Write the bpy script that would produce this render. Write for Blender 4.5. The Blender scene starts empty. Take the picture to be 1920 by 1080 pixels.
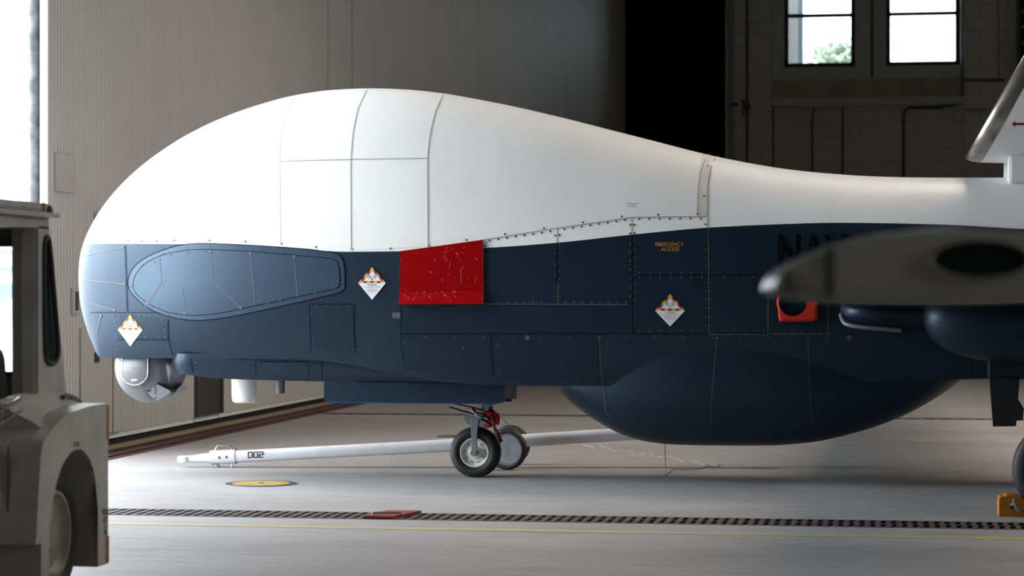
import bpy, bmesh, math, random
from mathutils import Vector, Matrix
random.seed(7)
SC = bpy.context.scene
COL = SC.collection
# ------------------------------------------------------------------ camera
# hangar frame: x runs aft along the aircraft, y runs away from the camera, z up
PSI = math.radians(9.0)
F = 4200.0
CAMZ = 1.53
HOR = 550.0
cam_d = bpy.data.cameras.new('camera')
cam_d.sensor_width = 36.0
cam_d.lens = F / 1920 * 36.0
cam_d.shift_y = (HOR - 540.0) / 1920
cam_d.clip_end = 1000
cam_d.dof.use_dof = True
cam_d.dof.focus_distance = 18.2
cam_d.dof.aperture_fstop = (cam_d.lens / 1000) / 0.028
cam = bpy.data.objects.new('camera', cam_d)
COL.objects.link(cam)
cam.location = (0, 0, CAMZ)
cam.rotation_euler = (math.pi / 2, 0, PSI)
SC.camera = cam
# ------------------------------------------------------------------ world: bright overcast sky
w = bpy.data.worlds.new('overcast_sky')
SC.world = w
w.use_nodes = True
bg = w.node_tree.nodes['Background']
bg.inputs[0].default_value = (0.87, 0.93, 1.0, 1)
bg.inputs[1].default_value = 13.5
SC.view_settings.view_transform = 'Standard'
SC.view_settings.look = 'None'
SC.view_settings.gamma = 1.0
SC.view_settings.use_curve_mapping = False
SC.view_settings.exposure = 0.14
SC.cycles.use_denoising = True
SC.cycles.max_bounces = 10
SC.cycles.diffuse_bounces = 6
SC.cycles.sample_clamp_indirect = 8.0
# daylight portals fill the seen and the added openings (they emit nothing, they only guide the sampling of the sky)
DOOR_X = -7.5
OPEN_Y0, OPEN_Y1, OPEN_H = 14.6, 19.85, 6.0
def portal(name, loc, rot, sx, sy):
    l = bpy.data.lights.new(name, 'AREA')
    l.shape = 'RECTANGLE'
    l.size, l.size_y = sx, sy
    l.cycles.is_portal = True
    o = bpy.data.objects.new(name, l)
    o.location = loc
    o.rotation_euler = rot
    COL.objects.link(o)
X1, Y1 = 24.0, 70.0
RW = [(-6.0, 1.0), (12.0, 19.0)]     # unseen high windows added in the right wall for ambient light (y ranges)
RWZ = (7.6, 11.2)
SKY = (1.0, 15.0, 21.0, 27.0)      # unseen roof light added for warm overhead daylight (x0, x1, y0, y1)
portal('added_roof_daylight', ((SKY[0] + SKY[1]) / 2, (SKY[2] + SKY[3]) / 2, 12.88), (0, 0, 0), SKY[1] - SKY[0], SKY[3] - SKY[2])
portal('doorway_daylight', (DOOR_X - 0.9, (OPEN_Y0 + OPEN_Y1) / 2, OPEN_H / 2), (0, -math.pi / 2, 0), OPEN_H, OPEN_Y1 - OPEN_Y0)
for a_, b_ in RW:
    portal('added_window_daylight', (X1 + .25, (a_ + b_) / 2, sum(RWZ) / 2), (0, math.pi / 2, 0), RWZ[1] - RWZ[0], b_ - a_)

# ------------------------------------------------------------------ ray helpers: pixel of the 1920x1080 photo -> point in the place
CP, SP = math.cos(PSI), math.sin(PSI)
def ray(px, py):
    k = (px - 960) / F
    return Vector((k * CP - SP, k * SP + CP, -(py - HOR) / F))
ORG = Vector((0, 0, CAMZ))
def hx(px, py, x0):
    r = ray(px, py)
    return ORG + r * (x0 / r.x)
def hy(px, py, y0):
    r = ray(px, py)
    return ORG + r * (y0 / r.y)
def hz(px, py, z0=0.0):
    r = ray(px, py)
    return ORG + r * ((z0 - CAMZ) / r.z)
def hd(px, py, d):
    return ORG + ray(px, py) * d
# ------------------------------------------------------------------ materials
def lin(c):
    c /= 255.0
    return c / 12.92 if c <= 0.04045 else ((c + 0.055) / 1.055) ** 2.4
def srgb(r, g, b):
    return (lin(r), lin(g), lin(b))
MATS = {}
def mat(name, col, rough=0.5, metal=0.0, var=0.0, scale=4.0, bump=0.0, bscale=60.0, stretch=None, spec=0.5, col2=None, detail=4, lo=0.35, hi=0.68, tint=None):
    m = bpy.data.materials.new(name)
    m.use_nodes = True
    nt = m.node_tree
    b = nt.nodes['Principled BSDF']
    b.inputs['Roughness'].default_value = rough
    b.inputs['Metallic'].default_value = metal
    b.inputs['Specular IOR Level'].default_value = spec
    if tint: b.inputs['Specular Tint'].default_value = (*tint, 1)
    tc = nt.nodes.new('ShaderNodeTexCoord')
    src = tc.outputs['Object']
    if stretch:
        mp = nt.nodes.new('ShaderNodeMapping')
        mp.inputs['Scale'].default_value = stretch
        nt.links.new(src, mp.inputs[0])
        src = mp.outputs[0]
    nz = nt.nodes.new('ShaderNodeTexNoise')
    nz.inputs['Scale'].default_value = scale
    nz.inputs['Detail'].default_value = detail
    nt.links.new(src, nz.inputs['Vector'])
    cr = nt.nodes.new('ShaderNodeValToRGB')
    c2 = col2 if col2 else tuple(c * (1 - var) for c in col)
    cr.color_ramp.elements[0].position = lo
    cr.color_ramp.elements[0].color = (*c2, 1)
    cr.color_ramp.elements[1].position = hi
    cr.color_ramp.elements[1].color = (*col, 1)
    nt.links.new(nz.outputs['Fac'], cr.inputs[0])
    nt.links.new(cr.outputs[0], b.inputs['Base Color'])
    if bump:
        n2 = nt.nodes.new('ShaderNodeTexNoise')
        n2.inputs['Scale'].default_value = bscale
        nt.links.new(src, n2.inputs['Vector'])
        bp = nt.nodes.new('ShaderNodeBump')
        bp.inputs['Strength'].default_value = bump
        bp.inputs['Distance'].default_value = 0.01
        nt.links.new(n2.outputs['Fac'], bp.inputs['Height'])
        nt.links.new(bp.outputs[0], b.inputs['Normal'])
    MATS[name] = m
    return m
M_white = mat('radome_white', (0.83, 0.82, 0.80), 0.42, var=0.06, scale=1.6)
M_white2 = mat('gloss_white', (0.86, 0.86, 0.86), 0.34, var=0.04, scale=2)
M_band = mat('band_beige', (0.72, 0.69, 0.62), 0.5, var=0.15, scale=5)
M_blue = mat('navy_grey_paint', (0.0062, 0.0155, 0.0310), 0.40, spec=0.48, tint=(.62, .82, 1.0), var=0.12, scale=2.2, bump=0.06, bscale=240)
M_blue_p = mat('navy_grey_panel', (0.0056, 0.0138, 0.0275), 0.42, spec=0.40, tint=(.62, .82, 1.0), var=0.12, scale=3.1, bump=0.05, bscale=240)
M_blue_l = mat('access_panel_lit_blue', (0.015, 0.032, 0.060), 0.40, spec=0.75, tint=(.62, .82, 1.0), var=0.08, scale=3.1)  # navy lightened in colour for the doorway light on this flank
M_bright_blue = mat('blue_seal', (0.01, 0.055, 0.22), 0.4, var=0.1)
M_seam = mat('seam_dark', (0.004, 0.006, 0.009), 0.8, spec=0.03)
M_seam_l = mat('seam_grey', (0.14, 0.13, 0.115), 0.7)
M_seam_w = mat('seam_brown', (0.30, 0.25, 0.22), 0.6)
M_diverter = mat('diverter_strip', (0.11, 0.10, 0.092), 0.7)
M_rivet_l = mat('rivet_light', (0.06, 0.072, 0.085), 0.6)
M_rivet_d = mat('rivet_dark', (0.02, 0.02, 0.022), 0.5)
M_red = mat('red_cover_paint', (0.27, 0.0003, 0.002), 0.6, spec=0.04, var=0.1, scale=9)
M_red_edge = mat('cover_edge_tan', (0.30, 0.20, 0.12), 0.7, var=0.2, scale=20)
M_redplastic = mat('red_plastic', (0.55, 0.025, 0.010), 0.35, var=0.1, scale=8)
M_redcloth = mat('red_fabric', (0.50, 0.008, 0.018), 0.7, var=0.2, scale=25, bump=0.3)
M_maroon_cloth = mat('maroon_ribbon', (0.10, 0.010, 0.012), 0.8, var=0.3, scale=25)
M_yellow = mat('yellow_print', (0.72, 0.34, 0.008), 0.5)
M_ylet = mat('yellow_lettering', (0.42, 0.22, 0.012), 0.5)
M_maroon = mat('maroon_print', (0.18, 0.006, 0.012), 0.5)
M_black = mat('black_print', (0.004, 0.004, 0.0045), 0.8, spec=0.02)
M_grey_print = mat('grey_print', (0.14, 0.14, 0.15), 0.6)
M_sticker = mat('sticker_white', (0.74, 0.74, 0.76), 0.4)
M_scratch = mat('scratch_pale', (0.60, 0.30, 0.28), 0.6)
M_rubber = mat('tyre_rubber', (0.010, 0.010, 0.011), 0.62, var=0.3, scale=14, bump=0.1)
M_ivory = mat('ivory_wheel', (0.66, 0.65, 0.58), 0.4, var=0.10, scale=12)
M_rimd = mat('dull_cream_rim', (0.30, 0.28, 0.225), 0.5, var=0.25, scale=9)
M_gear = mat('gear_grey', (0.17, 0.19, 0.21), 0.4, var=0.15, scale=14)
M_galv = mat('galvanised_disc', (0.22, 0.24, 0.26), 0.45, 0.35, var=0.5, scale=9)
M_turret = mat('turret_grey', (0.125, 0.13, 0.142), 0.42, var=0.08, scale=8)
M_turret_d = mat('fitting_grey', (0.13, 0.14, 0.155), 0.45, var=0.08, scale=8)  # plain grey of the antenna stub and wing root edge
M_steel = mat('bare_steel', (0.55, 0.54, 0.52), 0.3, 1.0, var=0.25, scale=10)
M_lip = mat('brushed_lip', (0.46, 0.43, 0.41), 0.30, 1.0, var=0.35, scale=7)
M_dark = mat('black_void', (0.004, 0.004, 0.004), 0.9)
M_gdoor = mat('gear_door_black', (0.006, 0.007, 0.010), 0.6, var=0.2)
M_wingtip = mat('wing_end_taupe', (0.46, 0.42, 0.36), 0.5, var=0.12, scale=5)
M_wing = mat('wing_grey', (0.30, 0.31, 0.33), 0.35, var=0.08, scale=3)
M_bar = mat('towbar_white', (0.72, 0.73, 0.76), 0.35, var=0.10, scale=7)
M_tractor = mat('tractor_cream', (0.47, 0.435, 0.40), 0.42, var=0.20, scale=5, detail=8)
M_tractor_in = mat('cab_lining', (0.12, 0.115, 0.10), 0.7, var=0.2)
M_orange = mat('orange_edge', (0.50, 0.19, 0.02), 0.5, var=0.3, scale=9)
M_chock = mat('chock_orange', (0.62, 0.23, 0.008), 0.5, var=0.35, scale=16)
M_rope = mat('rope_grey', (0.30, 0.29, 0.28), 0.9, var=0.6, scale=60)
M_wire = mat('pale_wire', (0.60, 0.59, 0.56), 0.5)
M_wire_d = mat('dark_wire', (0.05, 0.05, 0.05), 0.6)
M_door = mat('door_sheet_cream', (0.60, 0.58, 0.555), 0.55, var=0.06, scale=0.8)
M_door_e = mat('door_edge_lit', (0.80, 0.80, 0.80), 0.5, var=0.04)  # paler than the door sheet: daylight on the leaf edge, put into colour
M_doorplate = mat('door_plate', (0.53, 0.51, 0.485), 0.5, var=0.08, scale=3)
M_doordark = mat('dark_grey_door', (0.055, 0.06, 0.065), 0.5, var=0.15)
M_pipe = mat('galvanised_pipe', (0.30, 0.32, 0.35), 0.5, 0.3, var=0.55, scale=9, detail=8)
M_seal = mat('black_rubber_seal', (0.008, 0.008, 0.008), 0.8)
M_wall = mat('painted_block_wall', (0.40, 0.39, 0.355), 0.7, var=0.10, scale=0.7)
M_wallf = mat('front_wall_bounce', (0.50, 0.48, 0.44), 0.8, var=0.1)  # unseen wall, reflectance set for the bounce light it gives
M_wallw = mat('window_surround_paint', (0.74, 0.74, 0.72), 0.6, var=0.12, scale=2)
M_concrete = mat('stained_concrete', (0.60, 0.57, 0.49), 0.85, var=0.35, scale=1.5, detail=10)
M_conduit = mat('conduit_dark', (0.10, 0.10, 0.10), 0.5, 0.2)
M_conduit_l = mat('conduit_painted', (0.44, 0.43, 0.40), 0.6)
M_wblack = mat('window_frame_black', (0.006, 0.008, 0.008), 0.5)
M_bay = mat('pocket_shade_louvre_black', (0.006, 0.006, 0.006), 0.9)  # near-black for the pocket's unlit shade; also backs the louvre
M_roof = mat('roof_deck', (0.32, 0.31, 0.29), 0.8, var=0.1)
M_tan = mat('tan_sill_strip', (0.30, 0.25, 0.17), 0.7, var=0.2, scale=3)
M_rail = mat('rust_brown_track', (0.085, 0.035, 0.030), 0.6, var=0.35, scale=2.5)
M_grate = mat('grate_iron', (0.115, 0.085, 0.085), 0.55, 0.3, var=0.35, scale=6)
M_redplate = mat('red_oxide_plate', (0.30, 0.045, 0.045), 0.5, var=0.35, scale=8)
M_yline = mat('worn_yellow_line', (0.42, 0.36, 0.13), 0.55, col2=(0.36, 0.33, 0.23), scale=2.5, lo=0.38, hi=0.55)
M_cover_y = mat('cover_yellow', (0.50, 0.35, 0.09), 0.5, var=0.4, scale=9)
M_cover_r = mat('cover_rim_dark', (0.08, 0.075, 0.075), 0.5, var=0.2)
M_rust = mat('cover_rust', (0.14, 0.06, 0.045), 0.6, var=0.4)
M_apron = mat('apron_concrete', (0.42, 0.42, 0.40), 0.8, var=0.08, scale=0.3)
M_grass = mat('grass', (0.20, 0.28, 0.08), 0.9, var=0.2, scale=0.3)
M_leaf = mat('tree_leaves', (0.30, 0.36, 0.27), 0.8, var=0.25, scale=1.5)
M_trunk = mat('tree_bark', (0.12, 0.09, 0.06), 0.9, var=0.3)
M_outwall = mat('outside_concrete', (0.38, 0.39, 0.40), 0.8, var=0.08)
M_outwall_b = mat('outside_blue_steel', (0.15, 0.18, 0.225), 0.6)
M_shed = mat('distant_shed_white', (0.30, 0.31, 0.32), 0.7)
M_shed_b = mat('distant_shed_band', (0.10, 0.125, 0.14), 0.6)
M_seat = mat('seat_vinyl_black', (0.008, 0.008, 0.009), 0.5)
M_lamp = mat('lamp_dark', (0.02, 0.02, 0.022), 0.3)

# floor: pale sealed concrete with long scuffs
def make_floor_mat():
    m = bpy.data.materials.new('sealed_concrete_floor')
    m.use_nodes = True
    nt = m.node_tree
    N, Lk = nt.nodes, nt.links
    b = N['Principled BSDF']
    tc = N.new('ShaderNodeTexCoord')
    def noise(scale, st, detail=6):
        mp = N.new('ShaderNodeMapping'); mp.inputs['Scale'].default_value = st
        Lk.new(tc.outputs['Object'], mp.inputs[0])
        n = N.new('ShaderNodeTexNoise'); n.inputs['Scale'].default_value = scale; n.inputs['Detail'].default_value = detail
        Lk.new(mp.outputs[0], n.inputs['Vector'])
        return n
    n1 = noise(0.9, (0.5, 1.0, 1), 8)
    n2 = noise(7.0, (0.35, 1.4, 1), 8)
    r1 = N.new('ShaderNodeValToRGB')
    r1.color_ramp.elements[0].position = 0.30; r1.color_ramp.elements[0].color = (0.265, 0.253, 0.245, 1)
    r1.color_ramp.elements[1].position = 0.66; r1.color_ramp.elements[1].color = (0.325, 0.312, 0.306, 1)
    Lk.new(n1.outputs['Fac'], r1.inputs[0])
    r2 = N.new('ShaderNodeValToRGB')
    r2.color_ramp.elements[0].position = 0.27; r2.color_ramp.elements[0].color = (0.55, 0.53, 0.50, 1)
    r2.color_ramp.elements[1].position = 0.50; r2.color_ramp.elements[1].color = (1, 1, 1, 1)
    Lk.new(n2.outputs['Fac'], r2.inputs[0])
    mx = N.new('ShaderNodeMix'); mx.data_type = 'RGBA'; mx.blend_type = 'MULTIPLY'; mx.inputs[0].default_value = 0.45
    Lk.new(r1.outputs[0], mx.inputs[6]); Lk.new(r2.outputs[0], mx.inputs[7])
    Lk.new(mx.outputs[2], b.inputs['Base Color'])
    rr = N.new('ShaderNodeMapRange'); rr.inputs[3].default_value = 0.42; rr.inputs[4].default_value = 0.62
    Lk.new(n1.outputs['Fac'], rr.inputs[0]); Lk.new(rr.outputs[0], b.inputs['Roughness'])
    b.inputs['Specular IOR Level'].default_value = 0.35
    bp = N.new('ShaderNodeBump'); bp.inputs['Strength'].default_value = 0.12; bp.inputs['Distance'].default_value = 0.01
    Lk.new(n2.outputs['Fac'], bp.inputs['Height']); Lk.new(bp.outputs[0], b.inputs['Normal'])
    return m
M_floor = make_floor_mat()

# block wall: joints as fine relief (far away)
def make_block_mat():
    m = bpy.data.materials.new('painted_block_courses')
    m.use_nodes = True
    nt = m.node_tree; N, Lk = nt.nodes, nt.links
    b = N['Principled BSDF']; b.inputs['Roughness'].default_value = 0.7
    tc = N.new('ShaderNodeTexCoord')
    sx = N.new('ShaderNodeSeparateXYZ'); Lk.new(tc.outputs['Object'], sx.inputs[0])
    cb = N.new('ShaderNodeCombineXYZ'); Lk.new(sx.outputs[0], cb.inputs[0]); Lk.new(sx.outputs[2], cb.inputs[1])
    br = N.new('ShaderNodeTexBrick')
    br.inputs['Scale'].default_value = 1.0
    br.inputs['Brick Width'].default_value = 0.8; br.inputs['Row Height'].default_value = 0.4
    br.inputs['Mortar Size'].default_value = 0.012
    br.inputs['Color1'].default_value = (0.80, 0.79, 0.73, 1); br.inputs['Color2'].default_value = (0.76, 0.75, 0.69, 1)
    br.inputs['Mortar'].default_value = (0.58, 0.57, 0.52, 1)
    Lk.new(cb.outputs[0], br.inputs['Vector'])
    Lk.new(br.outputs['Color'], b.inputs['Base Color'])
    return m
M_block = make_block_mat()

def make_glass(name, tint, refl, clear=0.95):
    m = bpy.data.materials.new(name)
    m.use_nodes = True
    nt = m.node_tree; N, Lk = nt.nodes, nt.links
    out = N['Material Output']; N.remove(N['Principled BSDF'])
    t = N.new('ShaderNodeBsdfTransparent'); t.inputs[0].default_value = (*tint, 1)
    g = N.new('ShaderNodeBsdfGlossy'); g.inputs['Roughness'].default_value = 0.03
    fr = N.new('ShaderNodeFresnel'); fr.inputs[0].default_value = refl
    mx = N.new('ShaderNodeMixShader')
    Lk.new(fr.outputs[0], mx.inputs[0]); Lk.new(t.outputs[0], mx.inputs[1]); Lk.new(g.outputs[0], mx.inputs[2])
    Lk.new(mx.outputs[0], out.inputs[0])
    return m
M_glass_d = make_glass('dimmed_window_glass', (0.62, 0.64, 0.64), 1.3)  # tint added to cut the daylight through the back panes
M_glass = make_glass('clear_window_glass', (0.93, 0.96, 0.95), 1.3)
M_fibre = make_glass('warm_roof_light_tint', (0.88, 0.79, 0.69), 1.2)  # tint chosen to warm the light of the added roof opening
M_glass_t = make_glass('teal_tinted_glass', (0.30, 0.52, 0.50), 1.5)

# ------------------------------------------------------------------ mesh builder
class MB:
    def __init__(s):
        s.v = []; s.f = []; s.m = []
    def add(s, vs, fs, mi=0):
        o = len(s.v)
        s.v += [Vector(p) for p in vs]
        for f in fs:
            s.f.append([i + o for i in f]); s.m.append(mi)
        return s
    def box(s, a, b, mi=0):
        x0, y0, z0 = [min(p, q) for p, q in zip(a, b)]
        x1, y1, z1 = [max(p, q) for p, q in zip(a, b)]
        return s.add([(x0, y0, z0), (x1, y0, z0), (x1, y1, z0), (x0, y1, z0), (x0, y0, z1), (x1, y0, z1), (x1, y1, z1), (x0, y1, z1)],
                     [(0, 3, 2, 1), (4, 5, 6, 7), (0, 1, 5, 4), (1, 2, 6, 5), (2, 3, 7, 6), (3, 0, 4, 7)], mi)
    def hexa(s, lo, hi, mi=0):
        return s.add(list(lo) + list(hi), [(0, 3, 2, 1), (4, 5, 6, 7), (0, 1, 5, 4), (1, 2, 6, 5), (2, 3, 7, 6), (3, 0, 4, 7)], mi)
    def grid(s, rows, mi=0, closed=False):
        n, m_ = len(rows), len(rows[0])
        fs = []
        for i in range(n - 1):
            for j in range(m_ if closed else m_ - 1):
                k = (j + 1) % m_
                fs.append((i * m_ + j, i * m_ + k, (i + 1) * m_ + k, (i + 1) * m_ + j))
        return s.add([p for r in rows for p in r], fs, mi)
    def tube(s, path, r, n=10, mi=0, caps=True):
        path = [Vector(p) for p in path]
        rs = r if isinstance(r, (list, tuple)) else [r] * len(path)
        if len(rs) != len(path): rs = [rs[0]] * len(path)
        rows = []
        up = None
        for i, p in enumerate(path):
            t = (path[min(i + 1, len(path) - 1)] - path[max(i - 1, 0)])
            t = t.normalized() if t.length > 1e-9 else Vector((0, 0, 1))
            if up is None:
                up = Vector((0, 0, 1)) if abs(t.z) < 0.9 else Vector((1, 0, 0))
            a = t.cross(up)
            if a.length < 1e-6:
                a = t.cross(Vector((0, 1, 0)))
            a.normalize(); bvec = a.cross(t).normalized(); up = bvec
            rows.append([p + (a * math.cos(2 * math.pi * k / n) + bvec * math.sin(2 * math.pi * k / n)) * rs[i] for k in range(n)])
        o = len(s.v)
        s.grid(rows, mi, True)
        if caps:
            s.f.append([o + k for k in range(n)]); s.m.append(mi)
            s.f.append([o + (len(path) - 1) * n + k for k in reversed(range(n))]); s.m.append(mi)
        return s
    def lathe(s, c, axis, prof, n=32, mi=0, ang=None):
        # prof: (along axis, radius)
        c = Vector(c); axis = Vector(axis).normalized()
        u = axis.cross(Vector((0, 0, 1)))
        if u.length < 1e-4: u = Vector((1, 0, 0))
        u.normalize(); v = axis.cross(u)
        rows = [[c + axis * a + (u * math.cos(2 * math.pi * k / n) + v * math.sin(2 * math.pi * k / n)) * r for k in range(n)] for a, r in prof]
        return s.grid(rows, mi, True)
    def prism(s, poly, d, mi=0):
        # poly: list of points (a planar loop), d: extrusion vector
        n = len(poly); d = Vector(d)
        vs = [Vector(p) for p in poly] + [Vector(p) + d for p in poly]
        fs = [tuple(range(n)), tuple(reversed(range(n, 2 * n)))] + [(i, i + n, (i + 1) % n + n, (i + 1) % n) for i in range(n)]
        return s.add(vs, fs, mi)
    def build(s, name, mats, parent=None, smooth=True, ang=35, fix=True, bevel=0):
        me = bpy.data.meshes.new(name)
        off = Vector((0, 0, 0))
        if parent is not None:
            p = parent
            while p is not None:
                off += p.location; p = p.parent
        else:
            xs = [p.x for p in s.v]; ys = [p.y for p in s.v]; zs = [p.z for p in s.v]
            off = Vector(((min(xs) + max(xs)) / 2, (min(ys) + max(ys)) / 2, min(zs)))
        me.from_pydata([p - off for p in s.v], [], s.f)
        mats = mats if isinstance(mats, (list, tuple)) else [mats]
        for m in mats: me.materials.append(m)
        for p, mi in zip(me.polygons, s.m): p.material_index = mi
        if fix:
            bm = bmesh.new(); bm.from_mesh(me)
            bmesh.ops.remove_doubles(bm, verts=bm.verts, dist=1e-5)
            bmesh.ops.recalc_face_normals(bm, faces=bm.faces)
            bm.to_mesh(me); bm.free()
        if smooth:
            me.polygons.foreach_set('use_smooth', [True] * len(me.polygons))
            me.set_sharp_from_angle(angle=math.radians(ang))
        o = bpy.data.objects.new(name, me)
        COL.objects.link(o)
        if parent is not None: o.parent = parent
        else: o.location = off
        if bevel:
            bv = o.modifiers.new('bevel', 'BEVEL'); bv.width = bevel; bv.segments = 2; bv.limit_method = 'ANGLE'
        return o
def tag(o, label=None, cat=None, group=None, kind=None):
    if label: o['label'] = label
    if cat: o['category'] = cat
    if group: o['group'] = group
    if kind: o['kind'] = kind
    return o
def thing(name, loc, label, cat, group=None):
    o = bpy.data.objects.new(name, None)
    o.empty_display_size = 0.2
    COL.objects.link(o); o.location = loc
    return tag(o, label, cat, group)
def structure(o):
    o['kind'] = 'structure'
    return o
def pchip(xs, ys):
    n = len(xs); h = [xs[i + 1] - xs[i] for i in range(n - 1)]
    dl = [(ys[i + 1] - ys[i]) / h[i] for i in range(n - 1)]
    m = [0.0] * n
    m[0], m[-1] = dl[0], dl[-1]
    for i in range(1, n - 1):
        if dl[i - 1] * dl[i] > 0:
            w1 = 2 * h[i] + h[i - 1]; w2 = h[i] + 2 * h[i - 1]
            m[i] = (w1 + w2) / (w1 / dl[i - 1] + w2 / dl[i])
    def f(x):
        if x <= xs[0]: return ys[0]
        if x >= xs[-1]: return ys[-1]
        lo, hi = 0, n - 1
        while hi - lo > 1:
            mid = (lo + hi) // 2
            if xs[mid] <= x: lo = mid
            else: hi = mid
        t = (x - xs[lo]) / h[lo]
        t2, t3 = t * t, t * t * t
        return (2 * t3 - 3 * t2 + 1) * ys[lo] + (t3 - 2 * t2 + t) * h[lo] * m[lo] + (-2 * t3 + 3 * t2) * ys[hi] + (t3 - t2) * h[lo] * m[hi]
    return f
def resample(pts, step):
    out = [pts[0]]
    for a, b in zip(pts, pts[1:]):
        L = math.hypot(b[0] - a[0], b[1] - a[1]); n = max(1, int(L / step))
        for i in range(1, n + 1):
            out.append((a[0] + (b[0] - a[0]) * i / n, a[1] + (b[1] - a[1]) * i / n))
    return out
def smooth_poly(pts, it=2, closed=False):
    for _ in range(it):
        q = []
        n = len(pts)
        if not closed: q.append(pts[0])
        for i in range(n if closed else n - 1):
            a, b = pts[i], pts[(i + 1) % n]
            q.append(tuple(x * .75 + y * .25 for x, y in zip(a, b)))
            q.append(tuple(x * .25 + y * .75 for x, y in zip(a, b)))
        if not closed: q.append(pts[-1])
        pts = q
    return pts
def text_mesh(txt, bold=0.0):
    c = bpy.data.curves.new('lettering', 'FONT')
    c.body = txt; c.size = 1.0; c.offset = bold; c.resolution_u = 3
    c.space_character = 1.0 + bold * 1.5
    o = bpy.data.objects.new('lettering', c)
    COL.objects.link(o)
    bpy.context.view_layer.update()
    dg = bpy.context.evaluated_depsgraph_get()
    me = bpy.data.meshes.new_from_object(o.evaluated_get(dg))
    vs = [(v.co.x, v.co.y) for v in me.vertices]
    fs = [tuple(p.vertices) for p in me.polygons]
    bpy.data.objects.remove(o); bpy.data.curves.remove(c); bpy.data.meshes.remove(me)
    x0 = min(v[0] for v in vs); x1 = max(v[0] for v in vs); y0 = min(v[1] for v in vs); y1 = max(v[1] for v in vs)
    return [((x - x0) / (x1 - x0), (y - y0) / (y1 - y0)) for x, y in vs], fs

# ================================================================== THE HANGAR
Y0, H = -16.0, 13.0
DRAIN_A = (14.83, 15.28)
DRAIN_B = (27.62, 27.92)
fl = MB()
for a, b in ((Y0, DRAIN_A[0]), (DRAIN_A[1], DRAIN_B[0]), (DRAIN_B[1], Y1 + 6.5)):
    fl.add([(DOOR_X + .65, a, 0), (X1, a, 0), (X1, b, 0), (DOOR_X + .65, b, 0)], [(0, 1, 2, 3)])
fl.add([(DOOR_X - 1.0, Y0, 0), (DOOR_X + .65, Y0, 0), (DOOR_X + .65, Y1 + 6.5, 0), (DOOR_X - 1.0, Y1 + 6.5, 0)], [(0, 1, 2, 3)])
for a, b in (DRAIN_A, DRAIN_B):
    x0 = DOOR_X + .65
    fl.add([(x0, a, 0), (X1, a, 0), (X1, a, -.2), (x0, a, -.2), (x0, b, 0), (X1, b, 0), (X1, b, -.2), (x0, b, -.2)],
           [(0, 3, 2, 1), (4, 5, 6, 7), (3, 7, 6, 2), (0, 4, 7, 3), (1, 2, 6, 5)], 1)
floor = structure(fl.build('floor', [M_floor, M_dark], smooth=False, fix=False))
# drain grates
def grate(x0, x1, a, b, per, nm):
    g = MB()
    rail = min(.03, (b - a) * .1)
    zt, zb = .003, -.03
    for y in (a, b - rail): g.box((x0, y, zb), (x1, y + rail, zt))
    mid = (a + b) / 2
    g.box((x0, mid - rail * .5, zb), (x1, mid + rail * .5, zt))
    n = max(1, round((x1 - x0) / per)); per = (x1 - x0) / n
    for row, (ya, yb) in enumerate(((a + rail, mid - rail * .5), (mid + rail * .5, b - rail))):
        sh = .012
        for i in range(n):
            xa = x0 + i * per; wb = per * .5
            g.hexa([(xa, ya, zb), (xa + wb, ya, zb), (xa + wb + sh, yb, zb), (xa + sh, yb, zb)],
                   [(xa, ya, zt), (xa + wb, ya, zt), (xa + wb + sh, yb, zt), (xa + sh, yb, zt)])
    return g.build(nm, M_grate, floor, smooth=False, fix=False)
xx = DOOR_X + .66
rp0, rp1 = hz(700, 967).x, hz(768, 967).x
while xx < 6.5:
    grate(xx, xx + .9, *DRAIN_A, .068, 'drain_grate'); xx += .905
xx = DOOR_X + .66
while xx < 12:
    grate(xx, xx + 1.8, *DRAIN_B, .2, 'drain_grate'); xx += 1.81
# red-oxide plate with a pull bar on the grate
p = MB()
p.hexa([(rp0 - .02, 14.84, .004), (rp1 - .06, 14.84, .004), (rp1 + .05, 15.27, .004), (rp0 + .06, 15.27, .004)],
       [(rp0 - .02, 14.84, .022), (rp1 - .06, 14.84, .022), (rp1 + .05, 15.27, .022), (rp0 + .06, 15.27, .022)])
dp = thing('drain_cover_plate', ((rp0 + rp1) / 2, 15.05, 0.004), 'red-oxide plate with a pull bar lying on the drain grating', 'plate')
p.build('plate', M_redplate, dp, smooth=False)
q = MB(); cx = (rp0 + rp1) / 2
q.tube([(cx - .1, 14.93, .02), (cx - .09, 14.93, .035), (cx + .09, 14.95, .035), (cx + .1, 14.95, .02)], .008, 8)
q.build('pull_bar', M_steel, dp)
# yellow line
s = MB(); s.box((DOOR_X + .7, 14.22, .0), (X1 - 1, 14.34, .002))
tag(s.build('floor_line', M_yline, floor, smooth=False), 'worn yellow painted line')
# tan strip and rusty door track along the doors
s = MB(); s.box((DOOR_X - .05, OPEN_Y1 - 26, 0), (DOOR_X + .2, Y1, .004)); s.build('door_sill_strip', M_tan, floor, smooth=False)
s = MB()
s.box((DOOR_X + .2, OPEN_Y1 - 26, 0), (DOOR_X + .64, Y1, .005))
for x in (DOOR_X + .30, DOOR_X + .52): s.box((x, OPEN_Y1 - 26, .005), (x + .03, Y1, .02))
s.build('door_track', M_rail, floor, smooth=False)
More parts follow.
